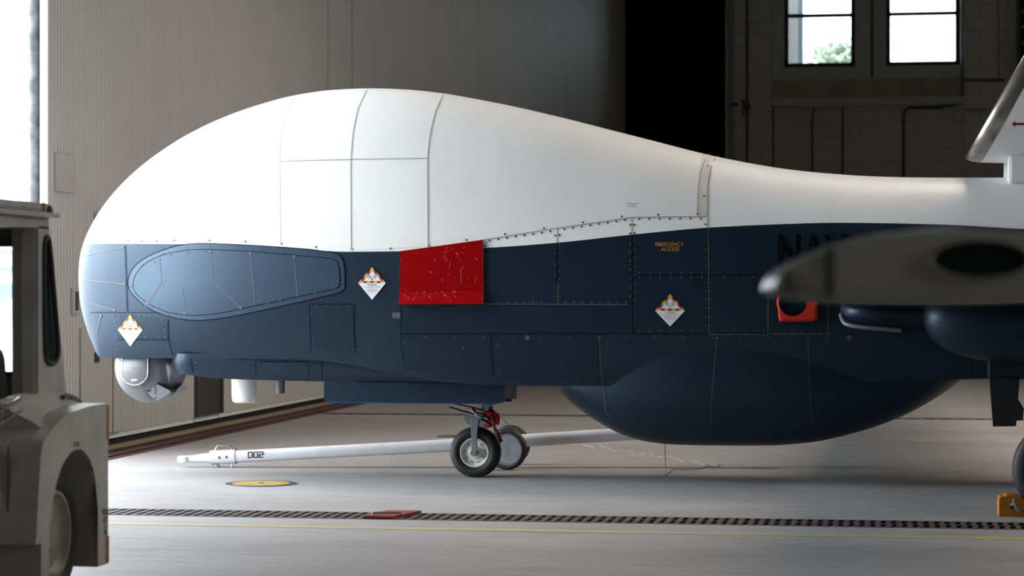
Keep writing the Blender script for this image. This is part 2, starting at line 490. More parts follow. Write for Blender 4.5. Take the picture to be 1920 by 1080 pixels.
# round floor covers
def floor_cover(px, py, rad, ms, label):
    c = hz(px, py)
    t = thing('floor_cover', c, label, 'floor cover')
    a = MB(); a.lathe(c, (0, 0, 1), [(0, rad), (.004, rad), (.004, rad * .80), (0.0, rad * .80)], 40); a.build('rim', ms[1], t)
    a = MB(); a.lathe(c, (0, 0, 1), [(0, rad * .79), (.0055, rad * .79), (.0055, rad * .09), (.002, rad * .08), (.002, .0005)], 40); cv = a.build('cover', ms[0], t)
    a = MB(); a.lathe(c + Vector((0, 0, .005)), (0, 0, 1), [(0, rad * .11), (.0012, rad * .10), (.0012, .0005)], 16); a.build('key_hole', M_dark, t)
floor_cover(490, 907, .29, (M_cover_y, M_cover_r), 'round yellow floor cover with a dark rim in the pale floor')
floor_cover(852, 818.5, .19, (M_rust, M_cover_r), 'rusty round floor cover behind the white tow bar')

# ---- door wall (left): ribbed sliding leaves along x = DOOR_X
def pdoor(px, py): return hx(px, py, DOOR_X)
edges = [OPEN_Y1, pdoor(615, 300).y, pdoor(660, 300).y, pdoor(897, 200).y, pdoor(1060, 200).y, Y1 + .2]
HD = 12.6
def rib_sheet(y0, y1, z0, z1, x, per, depth, flat=False):
    b = MB()
    if flat:
        b.add([(x, y0, z0), (x, y1, z0), (x, y1, z1), (x, y0, z1)], [(0, 1, 2, 3)])
    else:
        n = int((y1 - y0) / per); per = (y1 - y0) / n
        pts = []
        for i in range(n):
            a = y0 + i * per
            pts += [(x, a), (x, a + per * .62), (x - depth, a + per * .70), (x - depth, a + per * .92)]
        pts.append((x, y1))
        b.grid([[(q[0], q[1], z0) for q in pts], [(q[0], q[1], z1) for q in pts]])
    return b
wall_left = None
leafs = []
for i, (a, b_) in enumerate(zip(edges, edges[1:])):
    core = MB(); core.box((DOOR_X - .30, a + .01, .07), (DOOR_X - .012, b_ - .012, HD))
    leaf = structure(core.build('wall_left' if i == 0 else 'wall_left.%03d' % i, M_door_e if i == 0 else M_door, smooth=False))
    sh = rib_sheet(a + .012, b_ - .014, .12, HD, DOOR_X, .082, .012, flat=(i == 1))
    so = sh.build('ribbed_sheet', M_door, leaf, smooth=False, fix=False)
    sl = MB(); sl.box((DOOR_X - .22, a + .01, .0), (DOOR_X - .03, b_ - .012, .11)); sl.build('bottom_seal', M_seal, leaf, smooth=False)
    leafs.append(leaf)
L0 = leafs[0]
def door_plate(name, px0, py0, px1, py1, m, parent, th=.02, off=0.0):
    a = pdoor(px0, py0); b = pdoor(px1, py1)
    pb = pdoor(px0, py1)
    z1 = a.z; z0 = pb.z
    o = MB(); o.box((DOOR_X + off, a.y, z0), (DOOR_X + off + th, b.y, z1))
    return o.build(name, m, parent, smooth=False, bevel=.004), (a.y, b.y, z0, z1)
door_plate('cover_plate', 101, 287, 136, 358, M_doorplate, L0, .03)
hp, e = door_plate('handle_recess', 132, 541, 145, 588, M_doorplate, L0, .03)
o = MB(); o.box((DOOR_X + .03, e[0] + .05, e[2] + .03), (DOOR_X + .034, e[1] - .05, e[3] - .03)); o.build('recess_shadow_plate', M_conduit, hp, smooth=False)
hp, e = door_plate('small_window', 176, 398, 200, 440, M_doorplate, L0, .03)
o = MB(); o.box((DOOR_X + .03, e[0] + .04, e[2] + .03), (DOOR_X + .035, e[1] - .04, e[3] - .05)); o.build('pane', M_doordark, hp, smooth=False)
# wicket door panel and dark doorway in the first leaf
a = pdoor(149, 616); b = pdoor(222, 700)
o = MB(); o.box((DOOR_X, a.y, .13), (DOOR_X + .02, b.y, a.z)); wk = o.build('wicket_panel', M_doorplate, L0, smooth=False, bevel=.004)
o = MB(); o.box((DOOR_X + .02, a.y + .9, .13), (DOOR_X + .024, a.y + .915, a.z - .02)); o.build('panel_seam', M_conduit, wk, smooth=False)
o = MB(); c = pdoor(177, 670); o.box((DOOR_X + .02, c.y - .06, c.z - .05), (DOOR_X + .03, c.y + .07, c.z + .05)); o.build('latch', M_doordark, wk, smooth=False)
ya, yb = pdoor(364, 790).y, pdoor(412, 790).y
ztop = 2.1
o = MB(); o.box((DOOR_X, ya, .13), (DOOR_X + .018, yb, ztop)); dk = o.build('doorway_panel', M_doordark, L0, smooth=False)
o = MB()
for y in (ya, yb - .05): o.box((DOOR_X + .018, y, .13), (DOOR_X + .05, y + .05, ztop))
o.box((DOOR_X + .018, ya, ztop - .05), (DOOR_X + .05, yb, ztop))
o.build('door_frame', M_conduit, dk, smooth=False)
ym = ya + (yb - ya) * .36
o = MB(); o.box((DOOR_X + .018, ya + .06, .60), (DOOR_X + .022, ym, ztop - .08)); o.box((DOOR_X + .018, ym + .09, .60), (DOOR_X + .022, yb - .06, ztop - .08)); o.build('pane', M_dark, dk, smooth=False)
o = MB(); o.box((DOOR_X + .018, ym + .01, .60), (DOOR_X + .04, ym + .08, ztop - .08)); o.build('mullion', M_gear, dk, smooth=False)
# lintel above the opening and the near closed leaves
s = MB(); s.box((DOOR_X - .30, OPEN_Y0 - .01, OPEN_H), (DOOR_X, OPEN_Y1, HD)); structure(s.build('trim_1', M_door, smooth=False))
s = rib_sheet(Y0, OPEN_Y0, .0, HD, DOOR_X, .082, .012); s.box((DOOR_X - .30, Y0, 0), (DOOR_X - .02, OPEN_Y0, HD)); structure(s.build('wall_left.005', M_door, smooth=False, fix=False))
# galvanised post outside the door edge
c = hx(60, 500, DOOR_X - .30)
post = MB(); dpost = 20.4
pc = hd(59.5, 500, dpost)
post.lathe((pc.x, pc.y, 0), (0, 0, 1), [(0, .074), (12.5, .074)], 24)
post.lathe((pc.x, pc.y, 0), (0, 0, 1), [(0, .0), (0, .16), (.02, .16), (.02, .076)], 24)
tag(post.build('steel_post', M_pipe), 'tall mottled galvanised steel post beside the open doorway edge', 'post')
# ---- other walls, roof
s = MB(); s.box((X1, Y0, 0), (X1 + .3, Y1 + 1, RWZ[0])); s.box((X1, Y0, RWZ[1]), (X1 + .3, Y1 + 1, H))
yq_ = Y0
for a_, b_ in RW:
    s.box((X1, yq_, RWZ[0]), (X1 + .3, a_, RWZ[1])); yq_ = b_
s.box((X1, yq_, RWZ[0]), (X1 + .3, Y1 + 1, RWZ[1]))
structure(s.build('wall_right', M_wall, smooth=False))
for i_, (a_, b_) in enumerate(RW):
    s = MB(); fw = .09
    for y_ in (a_, (a_ + b_) / 2 - fw / 2, b_ - fw): s.box((X1 + .1, y_, RWZ[0]), (X1 + .18, y_ + fw, RWZ[1]))
    for z_ in (RWZ[0], sum(RWZ) / 2 - fw / 2, RWZ[1] - fw): s.box((X1 + .1, a_, z_), (X1 + .18, b_, z_ + fw))
    wo = structure(s.build('window_%d' % (i_ + 3), M_wblack, smooth=False))  # out-of-view window, added for its fill daylight
    for ya_, yb_ in ((a_ + fw, (a_ + b_) / 2 - fw / 2), ((a_ + b_) / 2 + fw / 2, b_ - fw)):
        for za_, zb_ in ((RWZ[0] + fw, sum(RWZ) / 2 - fw / 2), (sum(RWZ) / 2 + fw / 2, RWZ[1] - fw)):
            g = MB(); g.box((X1 + .135, ya_, za_), (X1 + .141, yb_, zb_)); g.build('pane', M_glass, wo, smooth=False)
s = MB(); s.box((DOOR_X - .3, Y0 - .3, 0), (X1, Y0, H)); structure(s.build('wall_front', M_wallf, smooth=False))
s = MB()
s.box((DOOR_X - .3, Y0 - .3, HD), (X1 + .3, SKY[2], HD + .3)); s.box((DOOR_X - .3, SKY[3], HD), (X1 + .3, Y1 + 7, HD + .3))
s.box((DOOR_X - .3, SKY[2], HD), (SKY[0], SKY[3], HD + .3)); s.box((SKY[1], SKY[2], HD), (X1 + .3, SKY[3], HD + .3))
roof = structure(s.build('ceiling', M_roof, smooth=False))
s = MB(); s.box((SKY[0], SKY[2], HD + .1), (SKY[1], SKY[3], HD + .11)); s.build('added_skylight_sheet', M_fibre, roof, smooth=False)  # sheet of the added roof opening, out of view
# ---- back wall with windows at y = Y1
def pb(px, py, y=Y1): return hy(px, py, y)
xb = pb(1360, 100).x
xr0, xr1 = pb(1447, 100).x, pb(1808, 100).x
W = [(pb(1470, 0).x, pb(1603, 0).x), (pb(1662, 0).x, pb(1800, 0).x)]
zw0 = pb(1500, 124).z; zw1 = zw0 + 2.7
bw = MB()
Yb = Y1 + .35
bw.box((xb, Y1, 0), (xr0, Y1 + .6, H))
bw.box((xr1, Y1, 0), (pb(1884, 50).x, Y1 + .6, H))
bw.box((pb(1884, 50).x, Y1 + .35, 0), (X1, Y1 + .6, H))
# recessed bay
bw.box((xr0, Yb, 0), (xr1, Yb + .3, zw0))
bw.box((xr0, Yb, zw1), (xr1, Yb + .3, H))
bw.box((xr0, Yb, zw0), (W[0][0], Yb + .3, zw1)); bw.box((W[0][1], Yb, zw0), (W[1][0], Yb + .3, zw1)); bw.box((W[1][1], Yb, zw0), (xr1, Yb + .3, zw1))
wb = structure(bw.build('wall_back', M_block, smooth=False))
# window surround panel, stained concrete apron, ledge
zs1, zs2, zs3 = pb(1600, 147).z, pb(1600, 183).z, pb(1600, 198).z
o = MB()
o.box((xr0 + .02, Yb - .06, zs1), (xr1 - .02, Yb, zw0))
o.box((xr0 + .02, Yb - .06, zw0), (W[0][0], Yb, zw1)); o.box((W[0][1], Yb - .06, zw0), (W[1][0], Yb, zw1)); o.box((W[1][1], Yb - .06, zw0), (xr1 - .02, Yb, zw1))
o.build('window_surround', M_wallw, wb, smooth=False)
o = MB(); o.box((xr0 + .02, Yb - .16, zs2), (xr1 - .02, Yb, zs1)); o.build('concrete_apron', M_concrete, wb, smooth=False)
o = MB(); o.box((xr0 - .02, Y1 - .12, zs3), (xr1 + .02, Yb, zs2)); o.build('ledge', M_wallw, wb, smooth=False)
for i, (a, b_) in enumerate(W):
    o = MB(); fw = .13; yf0, yf1 = Yb + .02, Yb + .10
    o.box((a, yf0, zw0), (a + fw, yf1, zw1)); o.box((b_ - fw, yf0, zw0), (b_, yf1, zw1)); o.box((a, yf0, zw0), (b_, yf1, zw0 + fw)); o.box((a, yf0, zw1 - fw), (b_, yf1, zw1))
    zm = pb(1500, 27).z
    for k in range(1): o.box((a, yf0, zm - .06 + k * 1.6), (b_, yf1, zm + .06 + k * 1.6))
    wo = structure(o.build('window_%d' % (i + 1), M_wblack, smooth=False))
    zz = [zw0 + fw, zm - .06, zm + .06, zw1 - fw]
    for k in range(2):
        g = MB(); g.box((a + fw, Yb + .05, zz[2 * k]), (b_ - fw, Yb + .056, zz[2 * k + 1])); g.build('pane', M_glass_d, wo, smooth=False)
portal('back_window_daylight', ((W[0][0] + W[0][1]) / 2, Yb + .28, (zw0 + zw1) / 2), (-math.pi / 2, 0, 0), W[0][1] - W[0][0], zw1 - zw0)
portal('back_window_daylight', ((W[1][0] + W[1][1]) / 2, Yb + .28, (zw0 + zw1) / 2), (-math.pi / 2, 0, 0), W[1][1] - W[1][0], zw1 - zw0)
# dark door pocket between door leaves and the block wall
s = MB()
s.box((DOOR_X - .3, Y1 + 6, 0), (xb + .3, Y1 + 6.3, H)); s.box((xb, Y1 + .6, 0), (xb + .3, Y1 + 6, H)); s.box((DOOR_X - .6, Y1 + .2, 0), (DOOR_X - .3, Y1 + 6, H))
structure(s.build('wall_pocket', M_bay, smooth=False))  # shade of the deep pocket put into the wall colour
# conduits on the back wall
def conduit(pts, r, m, label, y=Y1 - .06):
    b = MB(); path = [pb(px, py, y) for px, py in pts]
    b.tube(path, r, 8)
    return b.build('conduit', m, wb)
conduit([(1401, -60), (1401, 420)], .035, M_conduit, '')
conduit([(1370, 196), (1384, 196)], .05, M_conduit, '')
conduit([(1368, -60), (1368, 420)], .05, M_conduit_l, ''); conduit([(1375, -60), (1375, 420)], .03, M_conduit_l, '')
conduit([(1635, -60), (1635, 146)], .035, M_conduit, '', Yb - .1)
conduit([(1804, -60), (1804, 175), (1801, 188), (1795, 196), (1780, 199), (1760, 199)], .045, M_gear, '')
conduit([(1808, 150), (1884, 150)], .04, M_conduit, ''); conduit([(1872, -60), (1872, 150)], .03, M_conduit_l, '')
conduit([(1810, 206), (1850, 206)], .04, M_conduit_l, '')
conduit([(1694, 420), (1694, 216), (1698, 206), (1706, 202), (1770, 202)], .045, M_conduit, '', Yb - .06)
conduit([(1523, 420), (1523, 215), (1528, 203)], .03, M_conduit, '', Yb - .05); conduit([(1580, 420), (1580, 200)], .03, M_conduit, '', Yb - .05)
conduit([(1449, 420), (1449, 200)], .035, M_conduit, '', Yb - .06)
b = MB(); c = pb(1400, 199, Y1 - .1); b.lathe(c, (0, 1, 0), [(-.06, .0), (-.06, .12), (.06, .12), (.06, 0)], 14); b.tube([c + Vector((-.15, -.05, .2)), c, c + Vector((-.12, -.05, -.25))], .04, 8); b.build('conduit_box', M_conduit, wb)
# louvred vent at the far right
lv = MB(); xa = pb(1884, 50).x; xz = xa + 2.6
lv.box((xa + .45, Y1 + .1, 6.0), (xz, Y1 + .34, 11.5))
vent = tag(lv.build('wall_louvre', M_bay, smooth=False), 'dark louvred vent on the back wall right of the windows', 'vent')
for k in range(11):
    b = MB(); z = 6.25 + k * .48
    b.hexa([(xa + .5, Y1 + .02, z), (xz, Y1 + .02, z), (xz, Y1 + .1, z + .08), (xa + .5, Y1 + .1, z + .08)], [(xa + .5, Y1 + .02, z + .03), (xz, Y1 + .02, z + .03), (xz, Y1 + .1, z + .11), (xa + .5, Y1 + .1, z + .11)])
    b.build('slat', M_conduit_l, vent, smooth=False)
b = MB(); b.box((xa + .38, Y1 + .0, 6.0), (xa + .48, Y1 + .3, 11.5)); b.build('vent_frame', M_conduit, vent, smooth=False)

# ---- outside
s = MB(); s.box((-110, -60, -.3), (DOOR_X - 1.0, 90, -.005)); structure(s.build('apron_ground', M_apron, smooth=False))
s = MB(); s.box((-400, -60, -.5), (-110, 500, -.01)); s.box((-110, 90, -.5), (300, 500, -.01)); structure(s.build('grass_field', M_grass, smooth=False))
# shed seen through the tractor cab
c = hd(-20, 550, 150)
sh = thing('distant_shed', (c.x, c.y, 0), 'long pale distant building seen through the tractor cab window', 'building')
dv = Vector((CP, SP, 0)); nv = Vector((-SP, CP, 0))
def obox(mb, cc, hw_, dp_, z0, z1, mi=0):
    A = [cc - dv * hw_ - nv * dp_, cc + dv * hw_ - nv * dp_, cc + dv * hw_ + nv * dp_, cc - dv * hw_ + nv * dp_]
    mb.hexa([Vector((p.x, p.y, z0)) for p in A], [Vector((p.x, p.y, z1)) for p in A], mi)
b = MB(); obox(b, c, 14, 4, 0, 4.3); b.build('wall', M_shed, sh, smooth=False)
b = MB(); obox(b, c, 13.8, 4.05, 1.2, 2.2); obox(b, c, 13.8, 4.05, 2.9, 3.3); b.build('window_band', M_shed_b, sh, smooth=False)
b = MB(); obox(b, c, 14.4, 4.4, 4.3, 4.7); b.build('roof', M_shed, sh, smooth=False)
# concrete pier and tree outside the back window
oy = Y1 + 8
b = MB(); b.box((hy(1440, 60, oy).x, oy, 0), (hy(1497, 60, oy).x, oy + 1.2, 16)); pier = tag(b.build('outside_pier', M_outwall, smooth=False), 'grey concrete pier outside the left back window', 'pier')
b = MB(); b.box((hy(1497, 60, oy).x, oy + .02, 0), (hy(1505, 60, oy).x, oy + 1.2, 16)); b.build('steel_edge', M_outwall_b, pier, smooth=False)
def tree(px, py_top, py_c, yy, rad, label):
    top = hy(px, py_top, yy); cc = hy(px, py_c, yy)
    t = thing('tree', (cc.x, cc.y, 0), label, 'tree')
    b = MB(); b.tube([(cc.x, cc.y, 0), (cc.x + .1, cc.y, cc.z * .5), (cc.x, cc.y, cc.z)], [.4, .3, .15], 10); b.build('trunk', M_trunk, t)
    b = MB()
    for k in range(1500):
        u = random.gauss(0, .5), random.gauss(0, .5), random.gauss(0, .42)
        q = cc + Vector(u) * rad
        if k % 3 == 0: q += Vector((-.75, 0, -.55))
        a = Vector((random.uniform(-1, 1), random.uniform(-1, 1), random.uniform(-1, 1))).normalized(); e_ = a.orthogonal().normalized()
        sz = random.uniform(.10, .24); g = a.cross(e_)
        b.add([q - a * sz, q + e_ * sz * .5, q + a * sz, q - e_ * sz * .5 + g * sz * .2], [(0, 1, 2, 3)])
    o = b.build('foliage', M_leaf, t, smooth=False, fix=False); o['kind'] = 'stuff'
tree(1580, 85, 112, 112, 1.5, 'green leafy tree crown in the left back window')

# ================================================================== THE AIRCRAFT
YC = 18.40
def pc_(px, py): return hy(px, py, YC)
TOP = [(150, 500), (151.2, 484), (154, 470), (160, 452), (175, 420), (200, 381), (240, 336), (290, 294), (350, 255), (420, 221), (490, 196), (560, 178), (625, 169), (690, 166), (760, 168), (830, 175), (900, 187), (970, 201), (1060, 222), (1150, 245), (1240, 268), (1290, 281), (1340, 293), (1400, 305), (1480, 318), (1560, 326), (1640, 331), (1720, 333), (1920, 333)]
BOT = [(150, 500), (150.6, 520), (152, 540), (157, 566), (166, 592), (178, 622), (190, 645), (205, 668), (230, 669), (330, 669), (500, 669), (600, 671), (680, 679), (760, 695), (840, 708), (920, 716), (1040, 718), (1500, 713), (1800, 706), (1920, 703)]
nose = pc_(150, 500); XN = nose.x
def tab(pts, extra):
    P = [pc_(*p) for p in pts]
    us = [math.sqrt(max(0, p.x - XN)) for p in P]; zs = [p.z for p in P]
    for x, z in extra: us.append(math.sqrt(x - XN)); zs.append(z)
    return pchip(us, zs)
ft = tab(TOP, [(3.0, 2.45), (5.0, 2.36), (6.8, 2.12)])
fb = tab(BOT, [(2.6, .90), (4.0, 1.10), (6.8, 1.75)])
XEND = 6.8
def zt(x): return ft(math.sqrt(max(0, x - XN)))
def zb(x): return fb(math.sqrt(max(0, x - XN)))
def wid(x):
    s_ = x - XN; L = 3.7
    w_ = .74 * (max(0, 1 - max(0, 1 - s_ / L) ** 2.6)) ** .5
    if x > 2.2: w_ *= 1 - .72 * ((x - 2.2) / (XEND - 2.2)) ** 1.6
    return w_
def hw(x, z):
    t_, b_ = zt(x), zb(x)
    if z > t_ or z < b_ or t_ - b_ < 1e-6: return 0.0
    zm = b_ + .41 * (t_ - b_)
    if z >= zm:
        a = (z - zm) / (t_ - zm)
        return wid(x) * max(0, 1 - a ** 2.15) ** .5
    b = (zm - z) / (zm - b_)
    return wid(x) * (1 - .20 * b ** 2.8)
# belly radome
DB = [(1040, 717), (1052, 733), (1070, 752), (1095, 772), (1130, 795), (1170, 815), (1210, 827), (1260, 833), (1330, 835), (1440, 835), (1520, 829), (1600, 812), (1680, 785), (1740, 755), (1790, 722), (1812, 706)]
DP = [pc_(*p) for p in DB]
fdb = pchip([p.x for p in DP], [p.z for p in DP])
DX0, DX1 = DP[0].x, DP[-1].x
DZT = pc_(1400, 635).z
def dome_w(x):
    if x <= DX0 or x >= DX1: return 0.0
    t = (x - DX0) / (DX1 - DX0)
    return .70 * (1 - abs(2 * t ** .85 - 1) ** 2.6) ** .6
def dome_hw(x, z):
    if x <= DX0 or x >= DX1: return 0.0
    b_ = fdb(x)
    if z < b_ or z > DZT: return 0.0
    zc = zb(x) + .06
    a = 0 if z > zc else (zc - z) / (zc - b_)
    return dome_w(x) * max(0, 1 - a ** 2.2) ** .5
# keel fairing under the nose
KB = [(331, 668), (334, 680), (342, 690), (360, 696), (400, 702), (440, 706), (520, 709), (600, 711), (760, 714), (920, 717)]
KP = [pc_(*p) for p in KB]
fkb = pchip([p.x for p in KP], [p.z for p in KP])
def keel_hw(x, z):
    if x <= KP[0].x or x >= KP[-1].x: return 0.0
    b_ = fkb(x)
    if z < b_ or z > zb(x) + .05: return 0.0
    s_ = min(1, (x - KP[0].x) / .25)
    return .50 * (1 - (1 - s_) ** 2) ** .5 * (1 - .12 * ((zb(x) - z) / max(.01, zb(x) - b_)) ** 2 if z < zb(x) else 1)
def half(p):
    return max(hw(p.x, p.z), dome_hw(p.x, p.z), keel_hw(p.x, p.z))
def surf(px, py, off=0.002):
    r = ray(px, py)
    d = 16.6; last = d; hit = None
    while d < 19.8:
        p_ = ORG + r * d
        if half(p_) > YC - p_.y and p_.y <= YC + .3:
            hit = d; break
        last = d; d += .02
    if hit is None:
        p_ = pc_(px, py); return p_ + Vector((0, -off, 0)), Vector((0, -1, 0))
    a, b = last, hit
    for _ in range(22):
        m_ = (a + b) / 2; p_ = ORG + r * m_
        if half(p_) > YC - p_.y: b = m_
        else: a = m_
    p_ = ORG + r * b
    e_ = .006
    gx = (half(p_ + Vector((e_, 0, 0))) - half(p_ - Vector((e_, 0, 0)))) / (2 * e_)
    gz = (half(p_ + Vector((0, 0, e_))) - half(p_ - Vector((0, 0, e_)))) / (2 * e_)
    gx = max(-4, min(4, gx)); gz = max(-4, min(4, gz))
    n = Vector((-gx, -1, -gz)).normalized()
    return p_ + n * off, n
# seam lines on the skin
RE = [(170, 457), (240, 457), (390, 458), (560, 467), (650, 472), (750, 471), (905, 450), (1045, 428), (1185, 408), (1327, 406)]
PL = [(170, 457), (240, 457), (390, 458), (560, 467), (650, 472), (750, 471), (905, 465), (1045, 455), (1185, 440), (1327, 427), (1450, 421), (1560, 418), (1760, 421), (1920, 430)]
def ztab(pts):
    P = [surf(*p)[0] for p in pts]
    return pchip([p.x for p in P], [p.z for p in P])
fre, fpl = ztab(RE), ztab(PL)
XF = surf(1328, 350)[0].x      # frame where radome ends
XR = surf(757, 470)[0].x
air = thing('drone_aircraft', (-1.0, YC, 0), 'white and navy-grey unmanned aircraft with a bulbous nose parked in the hangar', 'aircraft')
def stations(x0, x1, step=.06):
    out = []; x = x0
    n = 150
    a0 = math.sqrt(max(0, x0 - XN)); a1 = math.sqrt(x1 - XN)
    m_ = max(6, int((a1 - a0) / .022))
    return [XN + (a0 + (a1 - a0) * i / m_) ** 2 for i in range(m_ + 1)]
def upper(x0, x1, lo, m=26):
    rows = []
    for x in stations(x0, x1):
        t_ = zt(x); l_ = min(lo(x), t_)
        r = []
        for j in range(-m, m + 1):
            t = j / m
            z = l_ + (t_ - l_) * math.cos(math.pi * t / 2)
            h = hw(x, min(z, t_ - 1e-7))
            if j == 0: h = 0
            r.append((x, YC + (h if t > 0 else -h), z))
        rows.append(r)
    return rows
def lower(x0, x1, hi, m=16):
    rows = []
    for x in stations(x0, x1):
        t_, b_ = zt(x), zb(x); h_ = min(hi(x), t_)
        side = []
        for j in range(m + 1):
            t = j / m
            z = h_ + (b_ - h_) * (1 - math.cos(math.pi * t)) / 2
            side.append((z, hw(x, min(max(z, b_ + 1e-7), t_ - 1e-7))))
        r = [(x, YC - h, z) for z, h in side] + [(x, YC - side[-1][1] * .5, b_ - .0), (x, YC, b_), (x, YC + side[-1][1] * .5, b_)] + [(x, YC + h, z) for z, h in reversed(side)]
        rows.append(r)
    return rows
b = MB(); b.grid(upper(XN, XF - .075, fre)); rad = b.build('nose_radome', M_white, air, ang=60)
b = MB(); b.grid(upper(XF - .075, XF, fre)); b.build('radome_band', M_band, air, ang=60)
b = MB(); b.grid(upper(XF, XEND, fpl)); spine = b.build('white_spine', M_white2, air, ang=60)
# white strip between radome edge and paint line (both sides)
b = MB()
for sg in (-1, 1):
    rows = []
    for x in stations(XR, XF):
        a, c = fpl(x), max(fre(x), fpl(x) + .0005)
        rows.append([(x, YC + sg * hw(x, a + (c - a) * j / 3), a + (c - a) * j / 3) for j in range(4)])
    b = MB(); b.grid(rows); strip_o = b.build('white_side_strip', M_white2, air, ang=60)
    if sg < 0: strip = strip_o
b = MB(); b.grid(lower(XN, XEND, fpl)); body = b.build('lower_fuselage', M_blue, air, ang=50)
# tail closing
b = MB(); b.lathe((XEND, YC, 1.94), (1, 0, 0), [(0, .2), (.15, .17), (.25, .0)], 20); b.build('tail_cap', M_blue, air)
# keel fairing
rows = []
xs = [KP[0].x + .002 + (KP[-1].x - KP[0].x - .004) * (i / 60) ** 1.6 for i in range(61)]
for x in xs:
    b_ = fkb(x); h = zb(x) + .04; r = []
    prof = [(h - (h - b_) * j / 8) for j in range(9)]
    ws = [keel_hw(x, max(z, b_ + 1e-6)) for z in prof]
    r = [(x, YC - w_, z) for w_, z in zip(ws, prof)] + [(x, YC, b_ - .005)] + [(x, YC + w_, z) for w_, z in zip(reversed(ws), reversed(prof))]
    rows.append(r)
b = MB(); b.grid(rows); keel = b.build('keel_fairing', M_blue, air, ang=50)
# belly radome
rows = []
for i in range(81):
    t = .5 - .5 * math.cos(math.pi * i / 80); x = DX0 + .001 + (DX1 - DX0 - .002) * t
    b_ = fdb(x); r = []
    for j in range(-24, 25):
        a = abs(j) / 24; zz = b_ + (DZT - b_) * (1 - math.cos(a * math.pi / 2)) ** 1.0
        h = dome_hw(x, min(max(zz, b_ + 1e-6), DZT - 1e-6))
        if j == 0: h = 0
        r.append((x, YC + (h if j > 0 else -h), zz))
    rows.append(r)
b = MB(); b.grid(rows); belly = b.build('belly_radome', M_blue, air, ang=60)

# ---- skin patches
def quad_patch(c4, n=10, m=8, off=.003):
    # c4: four pixel corners; a raised plate following the skin
    rows = []
    for i in range(m + 1):
        v = i / m; r = []
        for j in range(n + 1):
            u = j / n
            px = (c4[0][0] * (1 - u) + c4[1][0] * u) * (1 - v) + (c4[3][0] * (1 - u) + c4[2][0] * u) * v
            py = (c4[0][1] * (1 - u) + c4[1][1] * u) * (1 - v) + (c4[3][1] * (1 - u) + c4[2][1] * u) * v
            e_ = off if 0 < i < m and 0 < j < n else off * .9
            r.append(surf(px, py, e_)[0])
        rows.append(r)
    return MB().grid(rows)
def polar_patch(poly, ctr, rings=7, off=.003):
    rows = []
    for k in range(rings + 1):
        t = max(k / rings, .0008)
        rows.append([surf(ctr[0] + (p_[0] - ctr[0]) * t, ctr[1] + (p_[1] - ctr[1]) * t, off)[0] for p_ in poly])
    return MB().grid(rows, closed=True)
def ribbon(mb, pts, wpx=1.6, off=.004, step=9, mi=0, closed=False):
    if closed: pts = list(pts) + [pts[0]]
    q = resample(pts, step)
    P = [surf(x, y, off) for x, y in q]
    hw_ = wpx * .5 * 18 / F
    L_, R_ = [], []
    for i, (p_, n) in enumerate(P):
        t = P[min(i + 1, len(P) - 1)][0] - P[max(i - 1, 0)][0]
        sd = n.cross(t)
        if sd.length < 1e-8: sd = Vector((0, 0, 1))
        sd.normalize()
        L_.append(p_ + sd * hw_); R_.append(p_ - sd * hw_)
    mb.grid([L_, R_], mi)
def disc(mb, px, py, rpx, off=.005, n=8, mi=0):
    p_, nn = surf(px, py, off)
    u = nn.orthogonal().normalized(); v = nn.cross(u); r = rpx * 18 / F
    mb.add([p_ + nn * .001] + [p_ + (u * math.cos(2 * math.pi * k / n) + v * math.sin(2 * math.pi * k / n)) * r for k in range(n)],
           [(0, 1 + k, 1 + (k + 1) % n) for k in range(n)], mi)
def rivline(mb, p0, p1, n, r=1.6, mi=0, off=.005):
    for i in range(n):
        t = i / max(1, n - 1)
        disc(mb, p0[0] + (p1[0] - p0[0]) * t, p0[1] + (p1[1] - p0[1]) * t, r, off, 6, mi)
# radome panels
rl1 = [(527, 465), (525, 303), (527, 260), (535, 220), (552, 184)]
rl2 = [(660, 471.5), (659, 300), (663, 250), (672, 205), (688, 170)]
rl3 = [(804, 464), (803, 298), (808, 250), (818, 210), (832, 178)]
def lerpcol(l, t, lo, hi):
    seg = l[lo:hi + 1]
    T = t * (len(seg) - 1); i = min(int(T), len(seg) - 2); f = T - i
    return (seg[i][0] * (1 - f) + seg[i + 1][0] * f, seg[i][1] * (1 - f) + seg[i + 1][1] * f)
def strip_patch(la, lb, lo, hi, n=10, m=12, off=.002, inset=.012):
    rows = []
    for i in range(m + 1):
        v = inset + (1 - 2 * inset) * i / m
        A, B = lerpcol(la, v, lo, hi), lerpcol(lb, v, lo, hi)
        rows.append([surf(A[0] + (B[0] - A[0]) * (inset + (1 - 2 * inset) * j / n), A[1] + (B[1] - A[1]) * (inset + (1 - 2 * inset) * j / n), off)[0] for j in range(n + 1)])
    return MB().grid(rows)
for la, lb in ((rl1, rl2), (rl2, rl3)):
    strip_patch(la, lb, 0, 1).build('radome_panel', M_white, rad, ang=60)
    strip_patch(la, lb, 1, 4).build('radome_panel', M_white, rad, ang=60)
b = MB()
for l, yb_ in ((rl1, 457), (rl2, 466), (rl3, 460)): ribbon(b, [(l[0][0], yb_)] + l[1:], 1.1)
ribbon(b, [(526, 303), (659, 299), (804, 297)], 1.1)
for px, py in ((528, 457), (660, 467), (804, 461)): disc(b, px, py, 2.6, .006)
ribbon(b, [(1308, 402), (1309, 360), (1313, 325), (1322, 300), (1330, 288)], 1.5)
ribbon(b, [(1327, 405), (1328, 350), (1333, 315), (1340, 299), (1347, 293)], 2.2)
ribbon(b, [(906, 450), (1045, 428), (1185, 408), (1327, 406)], 1.6)
tag(b.build('radome_seams', M_seam_w, rad, smooth=False, fix=False), kind='stuff')
b = MB()
